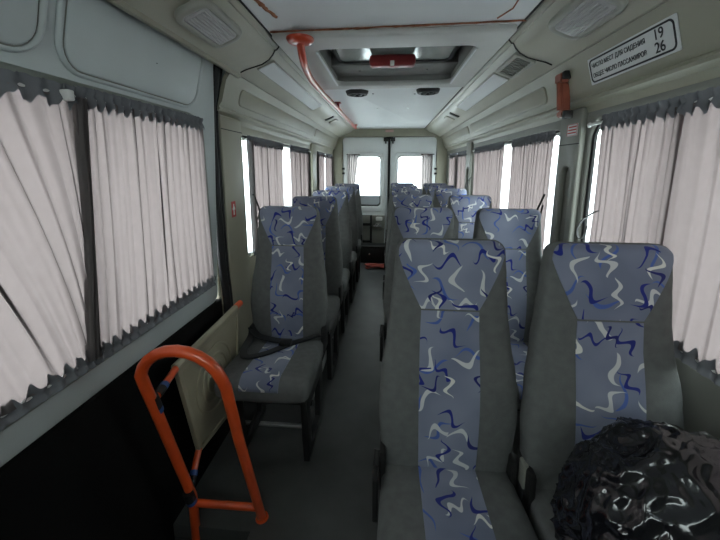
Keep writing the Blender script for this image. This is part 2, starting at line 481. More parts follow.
# upper wall panels + overhead ducts
def mir(prof, s): return [(s * x, z) for x, z in prof]
UP = [(0.852, 1.625), (0.840, 1.655), (0.828, 1.664), (0.815, 1.668), (0.808, 1.678), (0.812, 1.688), (0.796, 1.708), (0.782, 1.757), (0.767, 1.806), (0.742, 1.842), (0.735, 1.858)]
COVE = [(0.745, 1.842), (0.728, 1.838), (0.712, 1.846), (0.690, 1.862), (0.660, 1.876), (0.620, 1.890), (0.580, 1.907), (0.555, 1.924), (0.540, 1.940), (0.530, 1.938), (0.516, 1.946), (0.508, 1.965)]
for s, nm in ((1, 'right'), (-1, 'left')):
    y0 = -0.95 if s > 0 else 1.635
    o = profile_strip('trim_9' if s > 0 else 'trim_10', mir(UP, s), y0, YR + 0.02, 0.02, M['beige'], 2, (s, 1))
    struct(o, 'beige upper wall lining with ridged rail, %s side' % nm)
    o = profile_strip('trim_11' if s > 0 else 'trim_12', mir(COVE, s), -0.95, YR, 0.02, M['cove'], 2, (s, 1))
    struct(o, 'overhead duct lining, %s side' % nm)
    # seam between the front and rear duct sections, a dark curved line
    bm = bmesh.new()
    tube(bm, [(s * x, 1.665 + 0.05 * math.sin((0.72 - x) / 0.2 * PI) - 0.05 * (0.72 - x), z - 0.001) for x, z in COVE[2:]], 0.004, 6)
    struct(obj('trim_13' if s > 0 else 'trim_14', bm, M['rubber'], None), 'dark seam across the duct')
    # recessed cushions in the upper wall
    pu = Vector((0, 1, 0)); pv = Vector((s * -0.29, 0, 1))
    for (a, b) in (((1.80, 3.55), (3.65, 5.05)) if s < 0 else ((1.86, 3.45), (3.55, 5.02))):
        plate('trim_15' if a < 3 else 'trim_16', [rrect(a, b, -0.042, 0.044, 0.03)], 0.014, 0.006, frame_mtx((s * 0.782, 0, 1.757), pu, pv), M['beige'])['kind'] = 'structure'
# pillar covers
def pillar(nm, s, y0, y1, z0=0.05, z1=1.655, m='pillar', rec=True):
    loops = [rrect(y0, y1, z0, z1, 0.01)]
    if rec: loops.append(rrect(y0 + 0.05, y1 - 0.05, 0.9, 1.40, 0.04))
    o = plate(nm, loops, 0.03, 0.008, frame_mtx((s * (WX - 0.010), 0, 0), (0, 1, 0), (0, 0, 1)), M[m]); struct(o); return o
pillar('trim_17', 1, 1.60, 1.785)
pillar('trim_18', -1, 1.665, 1.905, m='beige', rec=False)
pillar('trim_19', 1, 3.62, 3.82, m='pillar')
pillar('trim_20', -1, 3.70, 3.96, m='beige', rec=False)
# lower lining seam line across pillar
for (s, y0, y1, z, nm) in ((1, 1.60, 1.785, 1.50, 'trim_21'), (-1, 1.665, 1.905, 1.585, 'trim_22')):
    bm = bmesh.new(); box(bm, s * 0.8235, s * 0.8255, y0, y1, z, z + 0.004); struct(obj(nm, bm, M['rubber'], None, False))
bm = bmesh.new(); box(bm, -0.8255, -0.74, 1.70, 1.706, 1.60, 1.84); 
bm.free()

# window units: frame + mullion + glass (setting)
def window(nm, s, y0, y1, z0, z1, mull, fr=0.035, r=0.09):
    w = plate(nm, [rrect(y0 - 0.012, y1 + 0.012, z0 - 0.012, z1 + 0.012, r), rrect(y0 + fr * 0.35, y1 - fr * 0.35, z0 + fr * 0.35, z1 - fr * 0.35, r * 0.8)], 0.016, 0.004,
              frame_mtx((s * (WX + 0.022), 0, 0), (0, 1, 0), (0, 0, 1)), M['rubber']); struct(w)
    for mz in mull:
        bm = bmesh.new(); box(bm, s * (WX + 0.012), s * (WX + 0.034), mz - 0.010, mz + 0.010, z0, z1); obj('mullion', bm, M['rubber'], w, False)
    bm = bmesh.new(); box(bm, s * (WX + 0.030), s * (WX + 0.034), y0, y1, z0, z1); obj('pane', bm, M['glass'], w, False)
    return w
window('window_1', -1, *DW[:4], [0.875])
window('window_2', -1, *LW[0][:4], [])
window('window_3', -1, *LW[1][:4], [4.55])
window('window_4', 1, *RW[0][:4], [1.09])
window('window_5', 1, *RW[1][:4], [])
window('window_6', 1, *RW[2][:4], [4.38])

# ------------------------------------------------------------------ ceiling
HX0, HX1, HY0, HY1 = -0.345, 0.385, 1.66, 2.37
CZ = 1.955
bm = bmesh.new()
o = plate('ceiling', [[(-0.56, -0.95), (0.56, -0.95), (0.56, 5.3), (-0.56, 5.3)], rrect(-0.40, 0.43, 1.60, 2.43, 0.02)], 0.04, 0.001, frame_mtx((0, 0, CZ + 0.02), (1, 0, 0), (0, 1, 0)), M['ceil']); struct(o)
bm.free()
# dark gap lines where ceiling meets the ducts
for s, nm in ((1, 'trim_23'), (-1, 'trim_24')):
    bm = bmesh.new(); box(bm, s * 0.512, s * 0.506, -0.95, 5.2, CZ - 0.004, CZ + 0.003); struct(obj(nm, bm, M['rubber'], None, False))
# hatch moulding
mould = plate('trim_25', [rrect(-0.500, 0.500, 1.50, 2.47, 0.02), rrect(HX0, HX1, HY0, HY1, 0.05)], 0.034, 0.012, frame_mtx((0, 0, CZ - 0.010), (1, 0, 0), (0, 1, 0)), M['hatchframe'])
struct(mould, 'moulded frame round the roof hatch')
bm = bmesh.new()
z0, z1 = CZ, 2.07
for (a, b, c, d) in ((HX0 - 0.05, HX0 - 0.004, HY0 - 0.05, HY1 + 0.05), (HX1 + 0.004, HX1 + 0.05, HY0 - 0.05, HY1 + 0.05), (HX0 - 0.05, HX1 + 0.05, HY0 - 0.05, HY0 - 0.004), (HX0 - 0.05, HX1 + 0.05, HY1 + 0.004, HY1 + 0.05)):
    box(bm, a, b, c, d, z0, z1)
box(bm, HX0 - 0.05, HX1 + 0.05, HY0 - 0.05, HY1 + 0.05, 2.065, 2.09)
# ledge behind the lid
box(bm, HX0 - 0.01, HX1 + 0.01, 2.13, HY1 + 0.02, 1.990, 2.065, 0.01)
struct(obj('trim_26', bm, M['recess'], None), 'recess of the roof hatch')
# pale strips painting in the highlights along the recess sides
bm = bmesh.new()
for s, x in ((-1, HX0), (1, HX1)):
    tube(bm, [(x, HY0 + 0.03, CZ - 0.026), (x, HY1 - 0.03, CZ - 0.026)], 0.006, 8)
struct(obj('trim_27', bm, M['ceil'], None), 'pale strips for the highlights on the hatch recess edges')
# the hatch itself
hatch = thing('roof_hatch', 'grey glass roof hatch with dark red handle set in the ceiling frame', 'roof hatch', (0.02, 1.9, 2.03))
def local(o, bmx):
    for v in bmx.verts: v.co -= o.location
    return bmx
plate('lid', [rrect(HX0 + 0.05, HX1 - 0.05, HY0 - 0.002, 2.12, 0.05)], 0.02, 0.005, frame_mtx(Vector((0, 0, 2.015)) - hatch.location, (1, 0, 0), (0, 1, 0)), M['hatchglass'], hatch)
plate('lid_seal', [rrect(HX0 + 0.038, HX1 - 0.038, HY0 - 0.003, 2.128, 0.055), rrect(HX0 + 0.06, HX1 - 0.06, HY0 + 0.01, 2.108, 0.045)], 0.026, 0.006, frame_mtx(Vector((0, 0, 2.012)) - hatch.location, (1, 0, 0), (0, 1, 0)), M['rubber'], hatch)
bm = bmesh.new(); 
vs = box(bm, -0.115, 0.135, 1.955, 2.04, 1.942, 1.998, 0.018, 3)
obj('handle_cover', local(hatch, bm), M['red'], hatch)
bm = bmesh.new(); box(bm, -0.002, 0.020, 1.950, 1.958, 1.936, 1.962, 0.003); obj('handle_tag', local(hatch, bm), M['white'], hatch)
for x in (-0.19, 0.22):
    bm = bmesh.new(); lathe(bm, [(0, 0.0), (0.008, 0.0), (0.008, -0.006), (0, -0.009)], 10, Matrix.Translation((x, 2.23, 1.990))); obj('screw', local(hatch, bm), M['chrome'], hatch)
for x in (-0.26, 0.30):
    bm = bmesh.new(); box(bm, x - 0.02, x + 0.02, 1.74, 1.80, 1.985, 2.006, 0.004); obj('hinge', local(hatch, bm), M['black'], hatch)
# rust brown glue line across the ceiling + fleck
bm = bmesh.new()
pts = []
for k in range(60):
    t = k / 59
    pts.append((-0.50 + 1.02 * t, 1.495 - 0.03 * t + 0.006 * noise.noise(Vector((t * 12, 3, 0))), CZ - 0.003))
tube(bm, pts, [0.003 + 0.004 * abs(noise.noise(Vector((k * 0.45, 0, 7)))) for k in range(60)], 6)
tag(obj('glue_line', bm, M['rust'], None), 'long rust brown glue line crossing the ceiling in front of the hatch', 'glue line')
bm = bmesh.new()
pts = [(-0.46 + 0.03 * (k / 14) + 0.01 * noise.noise(Vector((k * .6, 2, 1))), 1.19 + 0.17 * k / 14, CZ - 0.001) for k in range(15)]
tube(bm, pts, [0.006 + 0.006 * abs(noise.noise(Vector((k * 0.7, 5, 7)))) for k in range(15)], 6)
tag(obj('glue_streak', bm, M['rust'], None), 'short rust brown glue streak on the ceiling near the left duct lamp', 'glue streak')
bm = bmesh.new()
tube(bm, [(0.40, 1.44, CZ - 0.001), (0.43, 1.36, CZ - 0.001), (0.425, 1.29, CZ - 0.001), (0.45, 1.20, CZ - 0.001)], 0.003, 6)
tag(obj('glue_streak', bm, M['rust'], None), 'thin brown crack streak on the ceiling near the right duct lamp', 'glue streak')

# ceiling vents (round black)
def ceiling_vent(x, y, label):
    t = thing('ceiling_vent', label, 'vent', (x, y, CZ), 'round ceiling vents')
    bm = bmesh.new(); lathe(bm, [(0, -0.012), (0.05, -0.012), (0.056, -0.03), (0.075, -0.026), (0.084, -0.008), (0.086, 0.0)], 28); obj('housing', bm, M['black'], t)
    for sx in (-0.024, 0.024):
        bm = bmesh.new(); lathe(bm, [(0, -0.034), (0.012, -0.032), (0.018, -0.022), (0.018, -0.010)], 14, Matrix.Translation((sx, 0, 0))); obj('nozzle', bm, M['steel'], t)
    return t
ceiling_vent(-0.245, 2.66, 'round black vent in the rear ceiling panel, left one of the pair')
ceiling_vent(0.275, 2.64, 'round black vent in the rear ceiling panel, right one of the pair')
for i, (x, y) in enumerate(((-0.13, 2.75), (0.19, 2.78), (-0.12, 3.4), (0.17, 3.4))):
    bm = bmesh.new(); lathe(bm, [(0, -0.004), (0.007, -0.003), (0.009, 0.001)], 10, Matrix.Translation((x, y, CZ)))
    tag(obj('ceiling_screw', bm, M['steel'] if i < 2 else M['chrome'], None), ('small dark screw in the ceiling near the %s round vent' if i < 2 else 'small grey screw in the ceiling well behind the %s round vent') % ('left' if x < 0 else 'right'), 'screw', 'ceiling screws')

# ------------------------------------------------------------------ rear wall
mr = frame_mtx((0, YR + 0.04, 0), (1, 0, 0), (0, 0, 1))
struct(plate('wall_back', [[(-0.92, -0.06), (0.92, -0.06), (0.92, 2.0), (-0.92, 2.0)], rrect(-0.70, 0.70, -0.02, 1.845, 0.05)], 0.08, 0.006, mr, M['beige']))
bm = bmesh.new()
box(bm, -0.52, 0.52, YR - 0.02, YR + 0.01, 1.84, 1.958, 0.008); struct(obj('trim_28', bm, M['beige'], None), 'header above the rear doors')
mr = frame_mtx((0, YR + 0.045, 0), (1, 0, 0), (0, 0, 1))
for s, nm in ((-1, 'door_2'), (1, 'door_3')):
    def X(a, b): return (a, b) if s > 0 else (-b, -a)
    d = plate(nm, [rrect(*X(0.014, 0.695), -0.015, 1.838, 0.05), rrect(*X(0.125, 0.615), 0.80, 1.56, 0.05)], 0.06, 0.012, mr, M['rear_paint'])
    struct(d, 'white rear door, %s leaf' % ('left' if s < 0 else 'right'))
    mf = frame_mtx((0, YR + 0.016, 0), (1, 0, 0), (0, 0, 1))
    plate('window_surround', [rrect(*X(0.080, 0.66), 0.72, 1.615, 0.06), rrect(*X(0.125, 0.615), 0.805, 1.560, 0.05)], 0.03, 0.012, mf, M['rear_paint'], d)
    mg = frame_mtx((0, YR + 0.03, 0), (1, 0, 0), (0, 0, 1))
    plate('window_rubber', [rrect(*X(0.118, 0.622), 0.795, 1.568, 0.055), rrect(*X(0.137, 0.603), 0.83, 1.549, 0.045)], 0.022, 0.006, mg, M['rubber'], d)
    bm = bmesh.new(); a, b = X(0.11, 0.63); box(bm, a, b, YR + 0.055, YR + 0.059, 0.79, 1.57); obj('pane', bm, M['glass'], d, False)
    bm = bmesh.new(); a, b = X(0.125, 0.615); box(bm, a, b, YR + 0.048, YR + 0.051, 0.81, 0.965); obj('grey_strip', bm, M['greystrip'], d, False)  # grey translucent strip low on the pane
    bm = bmesh.new(); a, b = X(0.02, 0.085); box(bm, a, b, YR - 0.03, YR + 0.02, 1.775, 1.83, 0.006); box(bm, (a + b) / 2 - 0.012, (a + b) / 2 + 0.012, YR - 0.045, YR, 1.74, 1.80, 0.006); obj('latch', bm, M['black'], d)
    for hz in (1.36, 0.5):
        bm = bmesh.new(); a, b = X(0.672, 0.712); box(bm, a, b, YR - 0.006, YR + 0.03, hz, hz + 0.03, 0.004); box(bm, a, b, YR - 0.006, YR + 0.03, hz - 0.07, hz - 0.04, 0.004); obj('hinge', bm, M['black'], d)
    bm = bmesh.new(); a, b = X(0.06, 0.66); box(bm, a, b, YR + 0.0, YR + 0.03, 0.06, 0.66, 0.02); obj('lower_lining', bm, M['pillar'], d)
struct(plate('trim_30', [rrect(-0.86, 0.86, -0.06, 1.98, 0.01), rrect(-0.655, 0.655, 0.03, 1.79, 0.05)], 0.03, 0.002, frame_mtx((0, YR + 0.095, 0), (1, 0, 0), (0, 0, 1)), M['rubber']), 'black seal frame added behind the rear doors to block leaking light')  # frame added to stop daylight showing round the door leaves
bm = bmesh.new(); box(bm, -0.016, 0.016, YR - 0.002, YR + 0.06, -0.01, 1.84, 0.006); struct(obj('trim_29', bm, M['rubber'], None), 'black seal between the rear doors')
bm = bmesh.new(); box(bm, -0.06, 0.06, YR - 0.024, YR - 0.018, 1.905, 1.94, 0.002)
tag(obj('header_label', bm, M['pinklabel'], None), 'small faded pink label on the header above the rear doors', 'label')
# latch hardware on the left rear door (lower)
t = thing('door_lock_unit', 'metal lock unit with bright plate low on the left rear door', 'lock', (-0.15, YR - 0.03, 0.4))
bm = bmesh.new(); box(bm, -0.10, 0.10, 0, 0.03, 0.06, 0.27, 0.01); obj('backing_plate', bm, M['pillar'], t)
bm = bmesh.new(); box(bm, -0.04, 0.06, -0.03, 0.002, 0.19, 0.25, 0.012); obj('bright_plate', bm, M['white'], t)
bm = bmesh.new(); box(bm, -0.08, 0.05, -0.03, 0.002, 0.09, 0.12, 0.008); box(bm, -0.05, 0.04, -0.04, 0.0, 0.12, 0.15, 0.012); obj('lever', bm, M['chrome'], t)
t = thing('wire_rack', 'black open frame standing against the left rear door', 'rack', (-0.36, 5.11, 0))
bm = bmesh.new()
tube(bm, [(-0.10, 0, 0), (-0.10, 0, 0.68), (0.10, 0, 0.68), (0.10, 0, 0)], 0.018, 8)
obj('frame', bm, M['steel'], t)
bm = bmesh.new(); box(bm, -0.1, 0.1, -0.015, 0.015, 0.52, 0.56, 0.004); obj('crossbar', bm, M['black'], t)
bm = bmesh.new(); box(bm, -0.1, 0.1, -0.015, 0.015, 0.26, 0.29, 0.004); obj('crossbar', bm, M['black'], t)
t = thing('black_box', 'black box on the floor before the rear doors with small bright stud', 'box', (-0.21, 4.96, 0))
bm = bmesh.new(); box(bm, -0.20, 0.17, -0.10, 0.10, 0.0, 0.24, 0.012); obj('case', bm, M['black'], t)
bm = bmesh.new(); box(bm, -0.205, 0.175, -0.105, 0.105, 0.225, 0.262, 0.01); obj('lid', bm, M['steel'], t)
bm = bmesh.new(); lathe(bm, [(0.012, 0), (0.012, 0.006), (0, 0.010)], 10, Matrix.Translation((-0.06, -0.10, 0.14)) @ Matrix.Rotation(PI / 2, 4, 'X')); obj('stud', bm, M['chrome'], t)
bm = bmesh.new()
rnd = random.Random(4)
pts = [(rnd.uniform(-0.16, 0.16), rnd.uniform(-0.13, 0.13), 0.012 + 0.05 * rnd.random() * (k / 22)) for k in range(24)]
tube(bm, smooth_path(pts, 5), 0, flat=(0.028, 0.006))
o = tag(obj('tow_strap', bm, M['strap'], None), 'tangled red strap lying on the aisle floor by the rear doors', 'strap'); o.location = (-0.17, 4.66, 0.004)

# ------------------------------------------------------------------ duct lamps, vents
def cove_frame(s, y, x):
    # tangent frame on the duct face at |x|
    P = COVE
    for i in range(len(P) - 1):
        if P[i][0] >= x >= P[i + 1][0]:
            t = (P[i][0] - x) / (P[i][0] - P[i + 1][0]); z = P[i][1] + t * (P[i + 1][1] - P[i][1]); break
    return frame_mtx((s * x, y, z), (0, 1, 0), (s * 0.92, 0, -0.38) if s > 0 else (s * 0.92, 0, -0.38))
def duct_lamp(s, y, label):
    m = cove_frame(s, y, 0.622)
    t = thing('duct_lamp', label, 'lamp', m.translation, 'rectangular duct lamps')
    mm = m.copy(); mm.translation = (0, 0, -0.004)
    plate('lamp_rim', [rrect(-0.150, 0.150, -0.066, 0.066, 0.05), rrect(-0.118, 0.118, -0.042, 0.042, 0.02)], 0.030, 0.010, mm, M['lensrim'], t)
    ml = m.copy(); ml.translation = (0, 0, -0.006)
    l = plate('lens', [rrect(-0.122, 0.122, -0.044, 0.044, 0.02)], 0.026, 0.008, ml, M['lens'], t)
    for k in range(-3, 4):
        bm = bmesh.new(); box(bm, -0.105, 0.105, k * 0.011 - 0.0025, k * 0.011 + 0.0025, -0.0165, 0.0165, 0.002, 1, ml); obj('rib', bm, M['lens'], l)
    return t
duct_lamp(-1, 1.235, 'rectangular ribbed lamp in the left overhead duct above the sliding door')
duct_lamp(1, 1.26, 'rectangular ribbed lamp in the right overhead duct near the capacity sign')
def long_panel(s, y0, y1, label):
    m = cove_frame(s, 0, 0.612); m2 = m.copy(); m2.translation = (0, 0, 0)
    t = thing('duct_light_strip', label, 'light strip', (m.translation.x, (y0 + y1) / 2, m.translation.z), 'long duct panels')
    h = (y1 - y0) / 2
    plate('cover', [rrect(-h, h, -0.043, 0.043, 0.012)], 0.016, 0.005, m2, M['ceil'], t)
    plate('edge', [rrect(-h - 0.006, h + 0.006, -0.049, 0.049, 0.015)], 0.008, 0.002, m2, M['lensrim'], t)
    return t
long_panel(-1, 1.74, 2.95, 'long pale panel let into the left overhead duct beside the red rail')
long_panel(1, 2.05, 3.1, 'long pale panel let into the right overhead duct behind the vent grille')
def grille(s, y0, y1, label):
    m = cove_frame(s, (y0 + y1) / 2, 0.614)
    t = thing('air_vent', label, 'vent', m.translation)
    m2 = m.copy(); m2.translation = (0, 0, 0); h = (y1 - y0) / 2
    plate('frame', [rrect(-h, h, -0.052, 0.052, 0.01), rrect(-h + 0.02, h - 0.02, -0.032, 0.032, 0.004)], 0.022, 0.005, m2, M['lensrim'], t)
    plate('backing', [rrect(-h + 0.01, h - 0.01, -0.04, 0.04, 0.004)], 0.006, 0.001, m2, M['black'], t)
    n = 9
    for k in range(n):
        y = -h + 0.02 + (2 * h - 0.04) * (k + 0.5) / n
        bm = bmesh.new(); box(bm, y - 0.005, y + 0.005, -0.034, 0.034, -0.010, 0.010, 0, 1, m2); obj('slat', bm, M['pillar'], t, False)
grille(1, 1.71, 2.0, 'black slatted air vent in the right overhead duct')
def small_lamp(s, y, label):
    m = cove_frame(s, y, 0.615)
    t = thing('spot_lamp', label, 'lamp', m.translation, 'small duct spot lamps')
    m2 = m.copy(); m2.translation = (0, 0, 0)
    plate('housing', [rrect(-0.10, 0.10, -0.048, 0.048, 0.04)], 0.024, 0.010, m2, M['cove'], t)
    bm = bmesh.new(); lathe(bm, [(0.030, 0.012), (0.036, 0.020), (0.026, 0.026), (0, 0.030)], 16, m2 @ Matrix.Scale(-1 if s > 0 else 1, 4, (0, 0, 1)))
    for v in bm.verts: pass
    obj('lens', bm, M['white'], t)
    bm = bmesh.new(); box(bm, -0.30, -0.25, -0.05, 0.05, -0.012, 0.012, 0.01, 2, m2); obj('end_notch', bm, M['black'], t)
small_lamp(-1, 3.85, 'small round lamp at the rear end of the left overhead duct')
small_lamp(1, 3.72, 'small round lamp at the rear end of the right overhead duct')

bm = bmesh.new(); box(bm, -0.742, -0.722, -0.95, 1.70, 1.825, 1.858, 0.005); struct(obj('trim_31', bm, M['beige'], None), 'beige ledge above the sliding door')
# ------------------------------------------------------------------ ceiling handrail
t = thing('ceiling_handrail', 'red tubular handrail running along the left of the ceiling', 'handrail', (-0.43, 1.56, CZ))
L0 = Vector(t.location)
path = smooth_path([(-0.378, 1.512, CZ - 0.034), (-0.379, 1.522, 1.905), (-0.392, 1.615, 1.872), (-0.430, 1.90, 1.875), (-0.448, 2.28, 1.886), (-0.45, 3.05, 1.898), (-0.45, 3.9, 1.905), (-0.45, 4.66, 1.912)], 10)
bm = bmesh.new(); tube(bm, [p - L0 for p in path], 0.017, 14); obj('rail', bm, M['redorange'], t)
bm = bmesh.new(); lathe(bm, [(0, -0.022), (0.032, -0.022), (0.050, -0.016), (0.058, -0.006), (0.058, 0.0)], 24, Matrix.Translation(Vector((-0.378, 1.510, CZ - 0.026)) - L0)); obj('flange', bm, M['redorange'], t)
for y, z in ((3.07, 1.898), (4.66, 1.912)):
    bm = bmesh.new(); tube(bm, [Vector((-0.45, y, z)) - L0, Vector((-0.45, y, CZ)) - L0], 0.013, 10); box(bm, -0.475 - L0.x, -0.425 - L0.x, y - 0.03 - L0.y, y + 0.03 - L0.y, CZ - 0.010 - L0.z, CZ - L0.z, 0.003); obj('bracket', bm, M['redorange'] if y > 4 else M['red'], t)

# ------------------------------------------------------------------ entrance guard rail
t = thing('entrance_guard_rail', 'bright orange tubular loop rail by the entrance step', 'guard rail', (-0.62, 1.08, 0))
L0 = Vector(t.location)
lf, rf = Vector((-0.745, 1.09, -0.23)), Vector((-0.492, 1.115, 0.0))
pth = [lf, Vector((-0.745, 1.065, 0.135)), Vector((-0.748, 0.93, 0.62)), Vector((-0.748, 0.895, 0.74))]
for k in range(1, 12):
    a = PI - PI * k / 12
    pth.append(Vector((-0.616 + 0.132 * math.cos(a), 0.885 - 0.012 * math.sin(a), 0.745 + 0.123 * math.sin(a))))
pth += [Vector((-0.484, 0.895, 0.74)), Vector((-0.487, 0.96, 0.5)), rf]
pth[0] = Vector((-0.745, 1.065, -0.235))
pth = [p - L0 for p in pth]
bm = bmesh.new(); tube(bm, pth, 0.0175, 16); obj('loop_tube', bm, M['orange'], t)
bm = bmesh.new(); tube(bm, [Vector((-0.745, 1.070, 0.10)) - L0, Vector((-0.492, 1.085, 0.085)) - L0], 0.014, 12); obj('lower_bar', bm, M['orange'], t)
for A, B in ((Vector((-0.748, 0.925, 0.655)), Vector((-0.768, 1.075, 0.672))), (Vector((-0.745, 1.045, 0.165)), Vector((-0.772, 1.175, 0.245)))):
    bm = bmesh.new(); tube(bm, [A - L0, B - L0], 0.013, 12); br = obj('connecting_tube', bm, M['orange'], t)
    for f0, f1, mm in ((0.16, 0.38, 'black'), (0.38, 0.50, 'bluetape')):
        bm = bmesh.new(); tube(bm, [A.lerp(B, f0) - L0, A.lerp(B, f1) - L0], 0.0155, 12); obj('tape', bm, M[mm], br)
    bm = bmesh.new()
    q = A + Vector((0, -0.012 + 0.004, -0.01)); d = (pth[2] - pth[1]).normalized()
    c = A - L0
    tube(bm, [c - d * 0.03, c + d * 0.02], 0.0195, 14); obj('tape', bm, M['black'], t)
    bm = bmesh.new(); tube(bm, [c - d * 0.05, c - d * 0.03], 0.0190, 14); obj('tape', bm, M['bluetape'], t)
bm = bmesh.new(); lathe(bm, [(0, 0.008), (0.024, 0.008), (0.026, 0.0)], 16, Matrix.Translation(rf - L0)); obj('foot', bm, M['orange'], t)
# beige guard panel
t = thing('guard_panel', 'beige moulded guard panel between the entrance step and the first left seat', 'guard panel', (-0.774, 1.35, 0.19))
L0 = Vector(t.location)
mp = frame_mtx(Vector((-0.774, 0, 0)) - L0, (0, 1, 0), (0, 0, 1))
def quad(ins): 
    P = [(1.075, 0.665), (1.60, 0.685), (1.53, 0.19), (1.165, 0.235)]
    cx = sum(p[0] for p in P) / 4; cz = sum(p[1] for p in P) / 4
    return [(cx + (a - cx) * ins, cz + (b - cz) * ins) for a, b in P]
plate('board', [quad(1.0)], 0.014, 0.004, mp, M['guard'], t)
mq = mp.copy(); mq.translation = mp.translation + Vector((0.008, 0, 0))
plate('raised_border', [quad(1.0), quad(0.90)], 0.012, 0.004, mq, M['guard'], t)
def ell(rx, rz): return [(1.335 + rx * math.cos(2 * PI * k / 40), 0.47 + rz * math.sin(2 * PI * k / 40)) for k in range(40)]
for a in (1.0, 0.72, 0.45):
    plate('oval_ridge', [ell(0.155 * a, 0.150 * a), ell(0.155 * a - 0.012, 0.15 * a - 0.012)], 0.010, 0.003, mq, M['guard'], t)
bm = bmesh.new(); tube(bm, [Vector((-0.770, 1.075, 0.676)) - L0, Vector((-0.770, 1.575, 0.694)) - L0], 0.016, 12); obj('top_tube', bm, M['guard'], t)
bm = bmesh.new(); tube(bm, [Vector((-0.770, 1.575, 0.694)) - L0, Vector((-0.770, 1.632, 0.696)) - L0], 0.017, 12); obj('orange_end_cap', bm, M['orange'], t)

# ------------------------------------------------------------------ seats
ZC = 0.485
H = 0.716
def bw(t):   # half width
    P = [(0, 0.194), (0.12, 0.205), (0.28, 0.212), (0.45, 0.205), (0.60, 0.190), (0.75, 0.178), (0.90, 0.170), (1.0, 0.163)]
    for (a, x), (b, y) in zip(P, P[1:]):
        if a <= t <= b:
            k = (t - a) / (b - a); k = k * k * (3 - 2 * k); return x + (y - x) * k
    return P[-1][1]
def bf(t):   # front surface y
    return 0.085 * t - 0.022 * math.sin(PI * min(t / 0.62, 1)) - 0.008 * max(0, (t - 0.75) / 0.25)
def bd(t): return 0.056 - 0.014 * t
RC = 0.032
def ring_params():
    out = []
    for k in range(23): t = k / 22; out.append((t * (H - RC), t, 0.0))
    for k in range(1, 7): a = PI / 2 * k / 6; out.append(((H - RC) + RC * math.sin(a), 1.0, RC * (1 - math.cos(a))))
    return out
def sup(w, d, n, N_=36):
    pts = []
    for k in range(N_):
        a = 2 * PI * k / N_
        c, s = math.cos(a), math.sin(a)
        pts.append((w * math.copysign(abs(c) ** (2 / n), c), d * math.copysign(abs(s) ** (2 / n), s)))
    return pts
NB = 4.2
def back_bm():
    bm = bmesh.new(); rings = []
    for z, t, ins in ring_params():
        w, d = bw(t) - ins, bd(t) - ins
        yc = bf(t) + bd(t)
        rings.append([bm.verts.new((x, yc + y, ZC - 0.02 + z)) for x, y in sup(w, d, NB)])
    for a, b in zip(rings, rings[1:]):
        n = len(a)
        for k in range(n): bm.faces.new((a[k], a[(k + 1) % n], b[(k + 1) % n], b[k]))
    bm.faces.new(rings[0][::-1]); bm.faces.new(rings[-1])
    return bm
def back_point(z, u_abs, off):
    """front surface point at height z (0..H) and lateral x"""
    if z <= H - RC: t, ins = z / (H - RC), 0.0
    else:
        t = 1.0; sn = min((z - (H - RC)) / RC, 1.0); ins = RC * (1 - math.sqrt(max(0, 1 - sn * sn)))
    w, d = bw(t) - ins + off, bd(t) - ins + off
    k = min(abs(u_abs) / w, 0.999)
    y = d * (1 - k ** NB) ** (1 / NB)
    return Vector((u_abs, bf(t) + bd(t) - y, ZC - 0.02 + z))
def surf_panel(bm, rows, nu, offs, pt):
    """rows: list of (v, halfwidth, uvv); pt(v, x, off)"""
    uvl = bm.loops.layers.uv.new('UVMap')
    g = []
    R_ = [(rows[0][0], rows[0][1], rows[0][2], -0.004)] + [(v, h, q, offs) for v, h, q in rows] + [(rows[-1][0], rows[-1][1], rows[-1][2], -0.004)]
    uvm = {}
    for v, h, q, of in R_:
        row = []
        for k in range(-1, nu + 2):
            kk = min(max(k, 0), nu); x = h * (2 * kk / nu - 1)
            o_ = -0.004 if (k < 0 or k > nu) else of
            vert = bm.verts.new(pt(v, x, o_)); uvm[vert] = (x, q); row.append(vert)
        g.append(row)
    for a, b in zip(g, g[1:]):
        for k in range(len(a) - 1):
            f = bm.faces.new((a[k], a[k + 1], b[k + 1], b[k]))
            for lp in f.loops: lp[uvl].uv = uvm[lp.vert]
ZS = 0.715 * H
def head_panel_bm():
    bm = bmesh.new(); rows = []
    n = 16
    for k in range(n + 1):
        z = ZS + (H - RC - ZS) * k / n
        f = k / n
        hw = 0.086 + (bw(z / (H - RC)) * 0.955 - 0.086) * min(1.0, f / 0.93) ** 1.0
        rows.append((z, hw, z))
    for k in range(1, 6):
        a = PI / 2 * k / 5
        z = H - RC + RC * math.sin(a) * 0.999
        rows.append((z, (bw(1) - RC * (1 - math.cos(a))) * 0.955, H - RC + RC * a))
    surf_panel(bm, rows, 18, 0.0032, back_point); return bm
def centre_panel_bm():
    bm = bmesh.new(); rows = [(0.01 + (ZS - 0.016) * k / 24, 0.086 + 0.004 * math.sin(k / 24 * PI), 0.01 + (ZS - 0.012) * k / 24) for k in range(25)]
    surf_panel(bm, rows, 8, 0.0032, back_point); return bm
CL = 0.43
def cush_section(s):
    """s: arclength along the cushion 0..L+ ; returns centre y,z, direction, half thickness"""
    return s
CT = 0.060
def cush_rings():
    out = []
    for k in range(14):
        f = k / 13; y = 0.03 - (CL - 0.02) * f
        out.append((y, ZC - CT - 0.004 + 0.022 * f, CT, 0.198 + 0.012 * math.sin(f * PI * 0.6), 0.0))
    for k in range(1, 7):
        a = PI / 2 * k / 6
        out.append((0.03 - (CL - 0.02) - 0.05 * math.sin(a), ZC - CT + 0.018 - 0.006 * k / 6, CT, 0.209, 0.045 * (1 - math.cos(a))))
    return out
